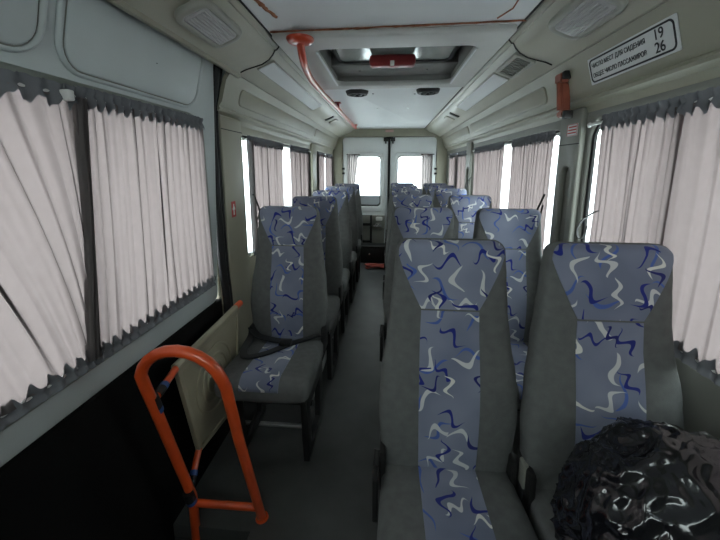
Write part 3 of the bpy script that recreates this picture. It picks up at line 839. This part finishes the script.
def cush_bm():
    bm = bmesh.new(); rings = []
    for y, zc, th, w, ins in cush_rings():
        rings.append([bm.verts.new((x, y, zc + z)) for x, z in sup(w - ins * 0.6, th - ins, 4.5, 36)])
    for a, b in zip(rings, rings[1:]):
        n = len(a)
        for k in range(n): bm.faces.new((a[k], a[(k + 1) % n], b[(k + 1) % n], b[k]))
    bm.faces.new(rings[0][::-1]); bm.faces.new(rings[-1])
    return bm
def cush_point(i, x, off):
    """i indexes the cushion rings (float ok)"""
    rg = cush_rings(); i = max(0, min(i, len(rg) - 1)); a = int(math.floor(i)); b = min(a + 1, len(rg) - 1); f = i - a
    y, zc, th, w, ins = [rg[a][k] * (1 - f) + rg[b][k] * f for k in range(5)]
    w = w - ins * 0.6 + off; t = th - ins + off
    k = min(abs(x) / w, 0.999)
    y2 = y - (off if i > 13 else 0) * min(1, max(0, (i - 13) / 6))
    return Vector((x, y2, zc + t * (1 - k ** 4.5) ** (1 / 4.5)))
def cush_panel_bm():
    bm = bmesh.new(); rows = []
    q = 0; prev = None
    for k in range(20):
        i = 0.9 + (19 - 0.9) * k / 19
        p = cush_point(i, 0, 0.003)
        if prev is not None: q += (p - prev).length
        prev = p
        rows.append((i, 0.086, -q - 0.05))
    surf_panel(bm, rows, 8, 0.0032, cush_point); return bm

def make_seat():
    t = thing('passenger_seat', '', 'seat', (0, 0, 0), 'patterned passenger seats')
    obj('backrest', back_bm(), M['grey'], t, True, 60)
    obj('head_panel', head_panel_bm(), M['pattern'], t, True, 60)
    obj('centre_panel', centre_panel_bm(), M['pattern'], t, True, 60)
    obj('seat_cushion', cush_bm(), M['grey'], t, True, 60)
    obj('cushion_panel', cush_panel_bm(), M['pattern'], t, True, 60)
    # shell under the cushion, legs, cross tube, hinge covers
    bm = bmesh.new(); box(bm, -0.175, 0.175, -0.34, 0.04, 0.335, 0.368, 0.012); obj('seat_pan', bm, M['steel'], t)
    for s in (-1, 1):
        bm = bmesh.new(); x = s * 0.165
        loop = [(-0.30, 0.0), (0.02, 0.0), (0.05, 0.34), (-0.33, 0.34)]
        obj_me = plate_mesh([loop, [(-0.235, 0.05), (-0.05, 0.05), (-0.03, 0.27), (-0.26, 0.27)]], 0.030, 0.005, frame_mtx((x, 0, 0), (0, 1, 0), (0, 0, 1)))
        link('leg', obj_me, M['steel'], t); bm.free()
        bm = bmesh.new(); box(bm, s * 0.197 - 0.010, s * 0.197 + 0.010, -0.02, 0.085, 0.40, 0.54, 0.008); obj('hinge_cover', bm, M['black'], t)
    bm = bmesh.new(); tube(bm, [(-0.165, -0.15, 0.20), (0.165, -0.15, 0.20)], 0.015, 10); obj('cross_tube', bm, M['steel'], t)
    bm = bmesh.new(); box(bm, -0.226, -0.208, -0.085, -0.025, 0.36, 0.505, 0.006, 2); tube(bm, [(-0.217, -0.03, 0.48), (-0.213, 0.0, 0.535)], 0.011, 8); obj('recline_lever', bm, M['black'], t)
    return t

proto = make_seat()
def place(o, x, ytop, label, dz=0.0, rz=0.0, tilt=0.0):
    o.location = (x, ytop - 0.075, dz); o.rotation_euler = (0, 0, R(rz)); o['label'] = label
    return o
XA, XW, XL = 0.190, 0.638, -0.538
seats = []
AIS = [1.0, 1.85, 2.73, 3.58, 4.20, 4.78]
WIN = [0.945, 1.82, 2.70, 3.55, 4.17, 4.75]
labA = ['large blue and grey patterned seat nearest the camera, on the aisle right of centre',
        'patterned aisle seat straight behind the large front aisle seat',
        'patterned aisle seat third from the front in the right-hand aisle column',
        'patterned aisle seat fourth from the front in the right-hand aisle column',
        'patterned aisle seat fifth from the front in the right-hand aisle column',
        'rearmost aisle seat of the right-hand pairs, beside the rear door']
labW = ['patterned window seat at front right carrying the black plastic bag',
        'patterned window seat directly behind the one with the black bag',
        'patterned window seat third from the front along the right wall',
        'patterned window seat fourth from the front along the right wall',
        'patterned window seat fifth from the front along the right wall',
        'rearmost window seat along the right wall, next to the rear door']
labL = ['single patterned seat at left front, beside the beige guard panel, belt on its cushion',
        'single patterned seat second from the front in the left row',
        'single patterned seat third from the front in the left row',
        'single patterned seat fourth from the front in the left row',
        'rearmost single patterned seat of the left row, near the black frame']
used = False
for i in range(6):
    for x, Y, lab in ((XA, AIS, labA), (XW, WIN, labW)):
        o = proto if not used else copy_tree(proto); used = True
        place(o, x, Y[i], lab[i], 0.0); seats.append(o)
        if x == XW and i == 0: o.location.x = 0.614; o.location.z = 0.008
        if x == XW: [bpy.data.objects.remove(c) for c in children(o) if c.name.startswith('recline_lever')]
for i, y in enumerate((1.76, 2.40, 3.05, 3.70, 4.35)):
    o = copy_tree(proto); place(o, XL + (0.0 if i == 0 else 0.0), y, labL[i], 0.009); seats.append(o)
    [bpy.data.objects.remove(c) for c in children(o) if c.name.startswith('recline_lever')]
# safety-belt buckle on the front aisle seat
fa = seats[0]
bm = bmesh.new(); box(bm, 0.210, 0.228, -0.045, -0.005, 0.47, 0.55, 0.007); b = obj('buckle', bm, M['pillar'], fa)
bm = bmesh.new(); box(bm, 0.212, 0.225, -0.04, -0.006, 0.30, 0.475, 0.003); obj('buckle_stalk', bm, M['belt'], b)

# belt lying on the first left seat
bm = bmesh.new()
bx, by = XL, 1.685
def bz(x, y): return ZC + 0.012
tube(bm, smooth_path([(-0.745, by + 0.02, 0.52), (-0.72, by - 0.05, 0.512), (-0.70, by - 0.19, 0.513), (-0.66, by - 0.26, 0.517), (-0.58, by - 0.22, 0.515), (-0.50, by - 0.12, 0.509), (-0.42, by - 0.05, 0.507), (-0.37, by - 0.015, 0.510), (-0.345, by + 0.01, 0.49)], 8), 0, flat=(0.036, 0.008))
t = thing('seat_belt', 'black lap belt lying across the cushion of the first left seat', 'seat belt', (-0.54, 1.60, 0.5))
for v in bm.verts: v.co -= t.location
obj('webbing', bm, M['belt'], t)
bm = bmesh.new()
tube(bm, smooth_path([(-0.74, by + 0.0, 0.535), (-0.68, by - 0.06, 0.520), (-0.60, by - 0.09, 0.518), (-0.52, by - 0.11, 0.520)], 8), 0, flat=(0.036, 0.008))
for v in bm.verts: v.co -= t.location
obj('webbing', bm, M['belt'], t)
bm = bmesh.new(); box(bm, -0.54, -0.48, by - 0.145, by - 0.10, 0.512, 0.535, 0.006)
for v in bm.verts: v.co -= t.location
obj('buckle', bm, M['black'], t)

# ------------------------------------------------------------------ plastic bag
bm = bmesh.new()
bmesh.ops.create_icosphere(bm, subdivisions=6, radius=1.0)
for v in bm.verts:
    p = v.co.normalized(); q = p * 2.1
    w = noise.noise_vector(q * 0.8) * 0.7
    r = 1.0
    for sc, am, pw in ((0.75, 0.08, 1.4), (1.5, 0.055, 1.6), (2.9, 0.040, 2.4), (5.0, 0.018, 2.6)):
        qq = Vector((q.x, q.y, q.z * 0.7)) * sc + w * sc * 0.6 + Vector((sc * 3.1, 1.7, 4.2))
        r += am * ((1 - abs(noise.noise(qq)) * 1.6) ** pw if abs(noise.noise(qq)) * 1.6 < 1 else 0) - am * 0.45
    x, y, z = p * r
    z2 = max(z, -0.80)
    if z > 0: z2 *= 1.0 - 0.10 * abs(x)
    v.co = Vector((x * 0.200, y * 0.160, z2 * 0.205))
    if z < -0.2: v.co.x *= 1.06; v.co.y *= 1.05
t = thing('plastic_bag', 'crumpled shiny black plastic bag resting on the front right window seat', 'bag', (0.590, 0.645, 0.499))
for v in bm.verts: v.co.z += 0.166
obj('bag_body', bm, M['bag'], t, True, 180)
# ------------------------------------------------------------------ curtains
def curtain(label, mtx, u0, u1, zt, zb, folds, amp, seed, b0=0.0, b1=0.0, fan=0.0, lip=0.03, rods=True, group='window curtains', shear=0.0, ruff=0.026, shear1=True):
    """cloth in local (u, z, n): n points into the cabin.  b0/b1 = share of cloth bunched at either end"""
    rnd = random.Random(seed)
    t = thing('curtain', label, 'curtain', mtx @ Vector(((u0 + u1) / 2, zb, 0)), group)
    inv = Matrix.Translation(-t.location) @ mtx
    W = u1 - u0
    ph = [rnd.uniform(0, 6.28) for _ in range(6)]
    fr = [folds * rnd.uniform(0.8, 1.2), folds * 0.53 * rnd.uniform(.8, 1.2), folds * 1.9]
    def um(s, zf):
        # share of cloth -> position; zf 0 bottom .. 1 top
        e = 0.055
        if b0 > 0:
            s0 = b0
            if s < s0: s2 = e * (s / s0)
            else: s2 = e + (1 - e) * (s - s0) / (1 - s0)
        else: s2 = s
        if b1 > 0:
            s1 = 1 - b1
            k = (s2 - e * (b0 > 0)) if False else s2
            if s2 > s1: s2 = (1 - e) + e * (s2 - s1) / b1
            else: s2 = (1 - e) * s2 / s1
        if fan:
            q = 1 + (fan - 1) * (1 - zf) ** 1.3
            s2 = 1 - (1 - s2) ** q
        return s2
    def off(s, zf):
        a = amp * (0.75 + 0.25 * math.cos(2 * PI * zf))
        if (b0 and s < b0) or (b1 and s > 1 - b1): a *= 1.5
        return a * (0.55 * math.sin(2 * PI * fr[0] * s + ph[0] + 0.5 * zf) + 0.35 * math.sin(2 * PI * fr[1] * s + ph[1] - 0.8 * zf) + 0.16 * math.sin(2 * PI * fr[2] * s + ph[2]))
    ns = int(folds * 18); nz = 26
    bm = bmesh.new(); g = []
    za, zbb = zt - ruff * 0.2, zb + ruff * 0.2
    for j in range(nz + 1):
        zf = j / nz; z = zbb + (za - zbb) * zf
        row = []
        for i in range(ns + 1):
            s = i / ns
            sag = 0.006 * math.sin(zf * PI) * (1 if s < .5 else -1)
            fold = W / folds * 0.21 * math.cos(2 * PI * fr[0] * s + ph[0] + 0.5 * zf + 0.9) * min(1, 9 * s, 9 * (1 - s)) * (0.55 + 0.45 * math.sin(2 * PI * fr[1] * 0.6 * s + ph[4]))
            if fan: fold *= 0.35 + 0.65 * zf
            row.append(bm.verts.new(inv @ Vector((u0 + W * um(s, zf) + fold + sag + shear * (1 - zf) * (s if shear1 else 1 - s), z, 0.012 + off(s, zf)))))
        g.append(row)
    for a, b in zip(g, g[1:]):
        for i in range(ns): bm.faces.new((a[i], a[i + 1], b[i + 1], b[i]))
    o = obj('cloth', bm, M['curtain'], t, True, 180)
    # dense gathered header and hem (zig-zag edges)
    for nm, z0, sg in (('header', zt, -1), ('hem', zb, 1)):
        bm = bmesh.new(); rows = []
        n = int(folds * 16)
        for lvl in range(5):
            row = []
            for i in range(n + 1):
                s = i / n; zf = 1 if sg < 0 else 0
                ripple = math.sin(2 * PI * folds * 1.15 * s + ph[3] + 1.2 * math.sin(9 * s + ph[4]))
                zig = (0.010 * ripple + 0.004 * math.sin(2 * PI * folds * 2.9 * s)) * (1 if lvl == 4 else (-0.3 if lvl == 0 else 0.3))
                dz = [ruff * 0.9, ruff * 0.45, 0.0, -ruff * 0.5, -ruff * 1.1][lvl]
                push = [0.010, 0.012, 0.003, 0.012, 0.016][lvl]
                z = z0 + (dz if sg < 0 else -dz * 0.9) + zig * (1 if sg < 0 else -1)
                row.append(bm.verts.new(inv @ Vector((u0 + W * um(s, zf) + shear * (1 - zf) * (s if shear1 else 1 - s), z, 0.010 + push * 0.7 + 0.007 * ripple))))
            rows.append(row)
        for a, b in zip(rows, rows[1:]):
            for i in range(n): bm.faces.new((a[i], a[i + 1], b[i + 1], b[i]))
        obj(nm, bm, M['ruffle'], t, True, 180)
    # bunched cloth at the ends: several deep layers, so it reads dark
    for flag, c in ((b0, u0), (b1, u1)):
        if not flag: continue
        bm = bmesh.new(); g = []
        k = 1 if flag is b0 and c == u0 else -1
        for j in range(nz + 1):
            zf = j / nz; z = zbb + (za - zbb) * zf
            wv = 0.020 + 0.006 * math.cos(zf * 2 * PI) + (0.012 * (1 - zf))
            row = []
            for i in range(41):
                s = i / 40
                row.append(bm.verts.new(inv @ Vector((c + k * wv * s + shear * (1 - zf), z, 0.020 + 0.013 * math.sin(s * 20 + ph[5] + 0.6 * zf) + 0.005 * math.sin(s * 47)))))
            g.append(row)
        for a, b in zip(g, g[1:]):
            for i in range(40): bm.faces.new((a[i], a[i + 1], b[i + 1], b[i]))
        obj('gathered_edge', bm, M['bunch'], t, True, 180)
    return t
ML = Matrix(((0, 0, 1, -WX), (1, 0, 0, 0), (0, 1, 0, 0), (0, 0, 0, 1)))      # u->+y, z->z, n->+x
MR = Matrix(((0, 0, -1, WX), (1, 0, 0, 0), (0, 1, 0, 0), (0, 0, 0, 1)))
MB = Matrix(((1, 0, 0, 0), (0, 0, -1, YR - 0.005), (0, 1, 0, 0), (0, 0, 0, 1)))
def lift(m, d):
    c = m.copy(); c.translation = m.translation + (m.to_3x3() @ Vector((0, 0, d))); return c
LL = lift(ML, 0.008); RR = lift(MR, 0.008)
curtain('pale curtain of the sliding door window nearest the camera, folds fanned down to the gather', LL, 0.02, 0.898, 1.585, 0.862, 15, 0.010, 1, 0, 0.10, 2.3, shear=-0.062)
curtain('pale curtain on the rear half of the sliding door window', LL, 0.886, 1.50, 1.590, 0.862, 15, 0.009, 2, 0.0, 0, shear=-0.06, shear1=False)
curtain('pale curtain at the second left window, forward one beside the red sticker pillar', LL, 1.99, 2.66, 1.560, 0.875, 14, 0.012, 3, 0.1, 0)
curtain('pale curtain at the second left window, rearward one', LL, 2.84, 3.51, 1.560, 0.875, 13, 0.012, 4, 0, 0.1)
curtain('pale curtain at the rearmost left window, forward half', LL, 3.93, 4.42, 1.555, 0.875, 10, 0.012, 5, 0.12, 0)
curtain('pale curtain at the rearmost left window, rear half', LL, 4.50, 5.0, 1.555, 0.875, 10, 0.012, 6, 0, 0.12)
curtain('pale curtain at the front right window, on the side nearest the camera', RR, 0.12, 1.090, 1.578, 0.885, 18, 0.009, 7)
curtain('pale curtain at the front right window, on the side nearest the grey pillar', lift(RR, 0.006), 1.062, 1.44, 1.575, 0.885, 9, 0.008, 8)
curtain('pale curtain at the middle right window, beside the grey pillar', RR, 1.84, 2.45, 1.560, 0.875, 13, 0.008, 9)
curtain('pale curtain at the middle right window, farther from the grey pillar', RR, 2.60, 3.46, 1.560, 0.875, 15, 0.008, 10)
curtain('pale curtain at the rearmost right window, forward half', RR, 3.78, 4.28, 1.550, 0.875, 10, 0.008, 11, 0, 0.1)
curtain('pale curtain at the rearmost right window, rear half', RR, 4.32, 4.86, 1.550, 0.875, 10, 0.008, 12, 0.1, 0)
# rear door curtains, drawn aside
def side_curtain(label, a, b, seed, sh):
    t = thing('curtain', label, 'curtain', ((a + b) / 2, YR - 0.03, 0.85), 'rear door curtains')
    bm = bmesh.new(); g = []
    rnd = random.Random(seed); p1 = rnd.uniform(0, 6)
    for j in range(25):
        zf = j / 24; z = 0.85 + 0.74 * zf; row = []
        for i in range(61):
            s = i / 60
            x = a + (b - a) * s
            if sh < 0: x = a + (b - a) * (0.35 + 0.65 * zf ** 0.8) * s
            row.append(bm.verts.new(Vector((x, YR - 0.035 + 0.014 * math.sin(s * 26 + p1) + 0.006 * math.sin(s * 57 + zf), z)) - t.location))
        g.append(row)
    for c, d in zip(g, g[1:]):
        for i in range(60): bm.faces.new((c[i], c[i + 1], d[i + 1], d[i]))
    obj('cloth', bm, M['bunch'], t, True, 180)
    bm = bmesh.new(); tube(bm, [Vector((min(a, b) - 0.01, YR - 0.03, 1.585)) - t.location, Vector((max(a, b) + 0.02, YR - 0.03, 1.585)) - t.location], 0.006, 8); obj('rod', bm, M['black'], t)
side_curtain('grey curtain drawn to the outer side of the left rear door window', -0.625, -0.455, 21, -1)
side_curtain('grey curtain drawn to the outer side of the right rear door window', 0.475, 0.64, 22, 1)
# curtain rods
def rod(label, s, y0, y1, z, r=0.006):
    t = thing('curtain_rod', label, 'curtain rod', (s * (WX - 0.011), (y0 + y1) / 2, z), 'curtain rods')
    h = (y1 - y0) / 2
    bm = bmesh.new(); tube(bm, [(0, -h, 0), (0, h, 0)], r, 8); obj('bar', bm, M['white'], t)
    for k in (-1, 1):
        bm = bmesh.new(); box(bm, min(0, s * 0.010), max(0, s * 0.010), k * h - 0.008, k * h + 0.008, -0.010, 0.010, 0.003); obj('end_bracket', bm, M['white'], t)
for (nm, s, y0, y1, zt, zb) in (('left sliding door', -1, -0.05, 1.51, 1.585, 0.862), ('second left', -1, 1.96, 3.66, 1.56, 0.875), ('rearmost left', -1, 4.0, 5.04, 1.555, 0.875), ('front right', 1, 0.10, 1.57, 1.575, 0.885), ('middle right', 1, 1.82, 3.58, 1.56, 0.875), ('rearmost right', 1, 3.86, 5.0, 1.55, 0.875)):
    rod('thin white rod along the top of the %s window curtains' % nm, s, y0, y1, zt)
    rod('thin white rod along the bottom of the %s window curtains' % nm, s, y0, y1, zb)
bm = bmesh.new(); box(bm, -0.825, -0.800, 0.828, 0.848, 1.565, 1.592, 0.004); tag(obj('rod_clip', bm, M['white'], None), 'white rod clip between the two sliding door curtains', 'clip')

# ------------------------------------------------------------------ sign, stickers, hammer, cords
# capacity sign on the right upper lining
A = Vector((0.796, 0, 1.708)); B = Vector((0.767, 0, 1.806))
vdir = (B - A).normalized()
nrm = Vector((-vdir.z, 0, vdir.x)); nrm = nrm if nrm.x < 0 else -nrm
cy = 1.275
ctr = Vector((0.7803, cy, 1.763)) + nrm * 0.003
udir = Vector((0, -1, 0))
ms = frame_mtx((0, 0, 0), udir, vdir)
t = thing('capacity_sign', 'white black-bordered passenger capacity sign on the right upper lining', 'sign', ctr)
hw, hh = 0.200, 0.043
plate('sign_plate', [rrect(-hw - 0.008, hw + 0.008, -hh - 0.006, hh + 0.006, 0.004)], 0.004, 0.001, ms, M['signwhite'], t)
def up(m, d): return Matrix.Translation(m.to_3x3() @ Vector((0, 0, d))) @ m
plate('sign_border', [rrect(-hw, hw, -hh, hh, 0.018), rrect(-hw + 0.006, hw - 0.006, -hh + 0.006, hh - 0.006, 0.013)], 0.002, 0.0004, up(ms, 0.0022), M['ink'], t)
def line(txt, u, v, size, squash, bold=0.0003):
    return text_mesh('lettering', txt, size, up(ms, 0.0026) @ Matrix.Translation((u, v, 0)), M['ink'], t, 'LEFT', 0.0003, squash, bold)
line('ЧИСЛО МЕСТ ДЛЯ СИДЕНИЯ', -0.186, 0.017, 0.0215, 0.88, 0.0004)
line('ОБЩЕЕ ЧИСЛО ПАССАЖИРОВ', -0.186, -0.018, 0.0215, 0.85, 0.0004)
line('19', 0.122, 0.018, 0.042, 0.95, 0.0005)
line('26', 0.122, -0.019, 0.042, 0.95, 0.0005)
# red exit sticker on the left pillar
t = thing('exit_sticker', 'small red sticker with white figure on the left pillar behind the sliding door', 'sticker', (-0.8255, 1.745, 1.178))
bm = bmesh.new(); box(bm, -0.001, 0.0015, -0.024, 0.024, -0.042, 0.042); obj('sticker', bm, M['stickerred'], t, False)
mm = frame_mtx((0.0022, 0, 0), (0, 1, 0), (0, 0, 1))
plate('figure', [[(-0.006, -0.030), (0.006, -0.030), (0.004, 0.0), (0.012, -0.006), (0.014, 0.004), (0.005, 0.016), (0.004, 0.028), (-0.004, 0.028), (-0.005, 0.016), (-0.014, 0.004), (-0.012, -0.006), (-0.004, 0.0)]], 0.001, 0.0002, mm, M['white'], t)
# paper notice with red writing marks on the right pillar
t = thing('paper_notice', 'small pale notice with red print on the right pillar below the hammer', 'notice', (0.8245, 1.665, 1.565))
bm = bmesh.new(); box(bm, -0.0015, 0.002, -0.043, 0.043, -0.026, 0.026); obj('paper', bm, M['signwhite'], t, False)
rnd = random.Random(3)
bm = bmesh.new()
for z in (0.013, 0.0, -0.013):
    y = -0.034
    while y < 0.030:
        w = rnd.uniform(0.004, 0.008); box(bm, -0.003, -0.001, y, y + w, z - 0.003, z + 0.003); y += w + 0.0025
obj('red_print', bm, M['stickerred'], t, False)
plate('red_border', [rrect(-0.042, 0.042, -0.025, 0.025, 0.002), rrect(-0.040, 0.040, -0.023, 0.023, 0.002)], 0.002, 0.0003, frame_mtx((-0.0018, 0, 0), (0, 1, 0), (0, 0, 1)), M['stickerred'], t)
# emergency hammer in its holder
t = thing('emergency_hammer', 'faded red emergency hammer in its holder on the right wall beside the sign', 'hammer', (0.775, 1.672, 1.722))
bm = bmesh.new()
for z0, z1, w0, w1, d in ((-0.100, -0.075, 0.026, 0.026, 0.022), (-0.075, 0.045, 0.017, 0.021, 0.020), (0.045, 0.085, 0.030, 0.030, 0.026)):
    vs = box(bm, -d, d, -1, 1, z0, z1)
    for v in vs: v.co.y *= w0 if v.co.z < (z0 + z1) / 2 else w1
for v in bm.verts: v.co.x -= v.co.z * 0.10
bmesh.ops.bevel(bm, geom=bm.edges[:], offset=0.005, segments=2, affect='EDGES')
obj('holder', bm, M['hammer'], t)
bm = bmesh.new(); tube(bm, [(-0.026, 0.0, 0.045), (-0.014, 0.0, -0.07)], 0.010, 10); obj('hammer_handle', bm, M['hammer'], t)
bm = bmesh.new(); box(bm, -0.030, 0.02, -0.050, -0.026, 0.055, 0.088, 0.006); obj('black_clip', bm, M['black'], t)
bm = bmesh.new(); box(bm, -0.01, 0.03, -0.040, -0.020, -0.110, -0.075, 0.005); obj('lower_clip', bm, M['black'], t)
# release cords at the windows
def cord(label, pts):
    p = smooth_path(pts, 8); bm = bmesh.new(); tube(bm, p, 0, flat=(0.010, 0.003))
    tag(obj('release_cord', bm, M['rubber'], None), label, 'cord', 'window release cords')
cord('black release cord loop at the front right window beside the grey pillar', [(0.822, 1.40, 1.23), (0.815, 1.43, 1.215), (0.80, 1.47, 1.175), (0.80, 1.49, 1.13), (0.80, 1.47, 1.105), (0.805, 1.45, 1.12), (0.81, 1.445, 1.165)])
cord('black release cord loop at the middle right window, end near the grey pillar', [(0.815, 1.86, 1.26), (0.805, 1.87, 1.22), (0.80, 1.91, 1.15), (0.805, 1.93, 1.10), (0.815, 1.90, 1.13), (0.82, 1.88, 1.20)])
cord('black release cord loop at the middle right window, rear end', [(0.815, 3.50, 1.30), (0.80, 3.55, 1.27), (0.79, 3.60, 1.20), (0.80, 3.62, 1.13)])
cord('black release cord hanging at the second left window front end', [(-0.815, 1.99, 1.24), (-0.80, 2.0, 1.20), (-0.795, 2.03, 1.13), (-0.81, 2.02, 1.08), (-0.82, 2.00, 1.14)])

# ------------------------------------------------------------------ front end behind the camera: unseen partition, glazed opening added and sized for the front light
struct(plate('wall_front', [[(-0.92, -0.06), (0.92, -0.06), (0.92, 2.0), (-0.92, 2.0)], rrect(-0.55, 0.55, 1.56, 1.86, 0.06)], 0.05, 0.006, frame_mtx((0, -0.93, 0), (1, 0, 0), (0, 0, 1)), M['pillar']))
bm = bmesh.new(); box(bm, -0.82, 0.82, -0.935, -0.93, 1.34, 1.90); struct(obj('added_front_window', bm, M['glass'], None, False))  # pane of the added opening behind the camera
# roof skin closing the shell
bm = bmesh.new(); box(bm, -0.93, 0.93, -0.96, 5.33, 2.12, 2.15)
for s in (-1, 1):
    box(bm, s * 0.905, s * 0.935, -0.96, 5.33, 1.60, 2.13)
box(bm, -0.93, 0.93, 5.28, 5.33, 1.95, 2.14); box(bm, -0.93, 0.93, -0.97, -0.94, 1.95, 2.14)
struct(obj('roof', bm, M['door'], None, False))

# ------------------------------------------------------------------ outside: snow
bm = bmesh.new(); bmesh.ops.create_grid(bm, x_segments=1, y_segments=1, size=80)
for v in bm.verts: v.co.z = -0.75
struct(obj('ground', bm, M['road'], None, False), 'slushy ground outside')
bm = bmesh.new()
n = 60; g = []
for j, (dy, dz) in enumerate(((0, -0.8), (2, 0.2), (4, 1.0), (7, 1.7), (12, 2.0), (20, -0.8))):
    g.append([bm.verts.new((-45 + 90 * i / n, 24 + dy, dz + (0.25 * noise.noise(Vector((i * .35, j, 0))) if 0 < j < 5 else 0))) for i in range(n + 1)])
for a, b in zip(g, g[1:]):
    for i in range(n): bm.faces.new((a[i], a[i + 1], b[i + 1], b[i]))
o = obj('snow_bank', bm, M['snow'], None); o['kind'] = 'stuff'; o['label'] = 'white snow bank outside beyond the rear windows'; o['category'] = 'snow'

# ------------------------------------------------------------------ light
w = bpy.data.worlds.new('sky'); SC.world = w; w.use_nodes = True
nt = w.node_tree; bg = nt.nodes['Background']
tc = N(nt, 'ShaderNodeTexCoord'); sp = N(nt, 'ShaderNodeSeparateXYZ'); nt.links.new(tc.outputs['Generated'], sp.inputs[0])
cr = N(nt, 'ShaderNodeValToRGB'); cr.color_ramp.elements[0].position = 0.45; cr.color_ramp.elements[1].position = 1.0
cr.color_ramp.elements[0].color = (0.93, 0.97, 1.0, 1); cr.color_ramp.elements[1].color = (0.80, 0.90, 1.0, 1)
nt.links.new(sp.outputs[2], cr.inputs['Fac']); nt.links.new(cr.outputs['Color'], bg.inputs['Color'])
bg.inputs['Strength'].default_value = 8.5
def portal(nm, loc, rot, sx, sy):
    l = bpy.data.lights.new(nm, 'AREA'); l.shape = 'RECTANGLE'; l.size = sx; l.size_y = sy; l.cycles.is_portal = True; l.energy = 1
    o = bpy.data.objects.new(nm, l); COL.objects.link(o); o.location = loc; o.rotation_euler = rot
for s in (-1, 1):
    for (a, b, c, d, *_r) in (([DW] + LW) if s < 0 else RW):
        portal('window_daylight', (s * 0.90, (a + b) / 2, (c + d) / 2), (0, s * PI / 2, 0), d - c, b - a)
for s in (-1, 1): portal('window_daylight', (s * 0.37, YR + 0.10, 1.18), (-PI / 2, 0, 0), 0.52, 0.8)
portal('window_daylight', (0, -0.98, 1.71), (PI / 2, 0, 0), 1.12, 0.32)  # portal at the added front opening

SC.view_settings.view_transform = 'Standard'; SC.view_settings.look = 'None'
SC.view_settings.gamma = 1.0; SC.view_settings.use_curve_mapping = False
SC.view_settings.exposure = 0.40
SC.cycles.use_denoising = True
SC.cycles.max_bounces = 12; SC.cycles.diffuse_bounces = 8; SC.cycles.transparent_max_bounces = 16
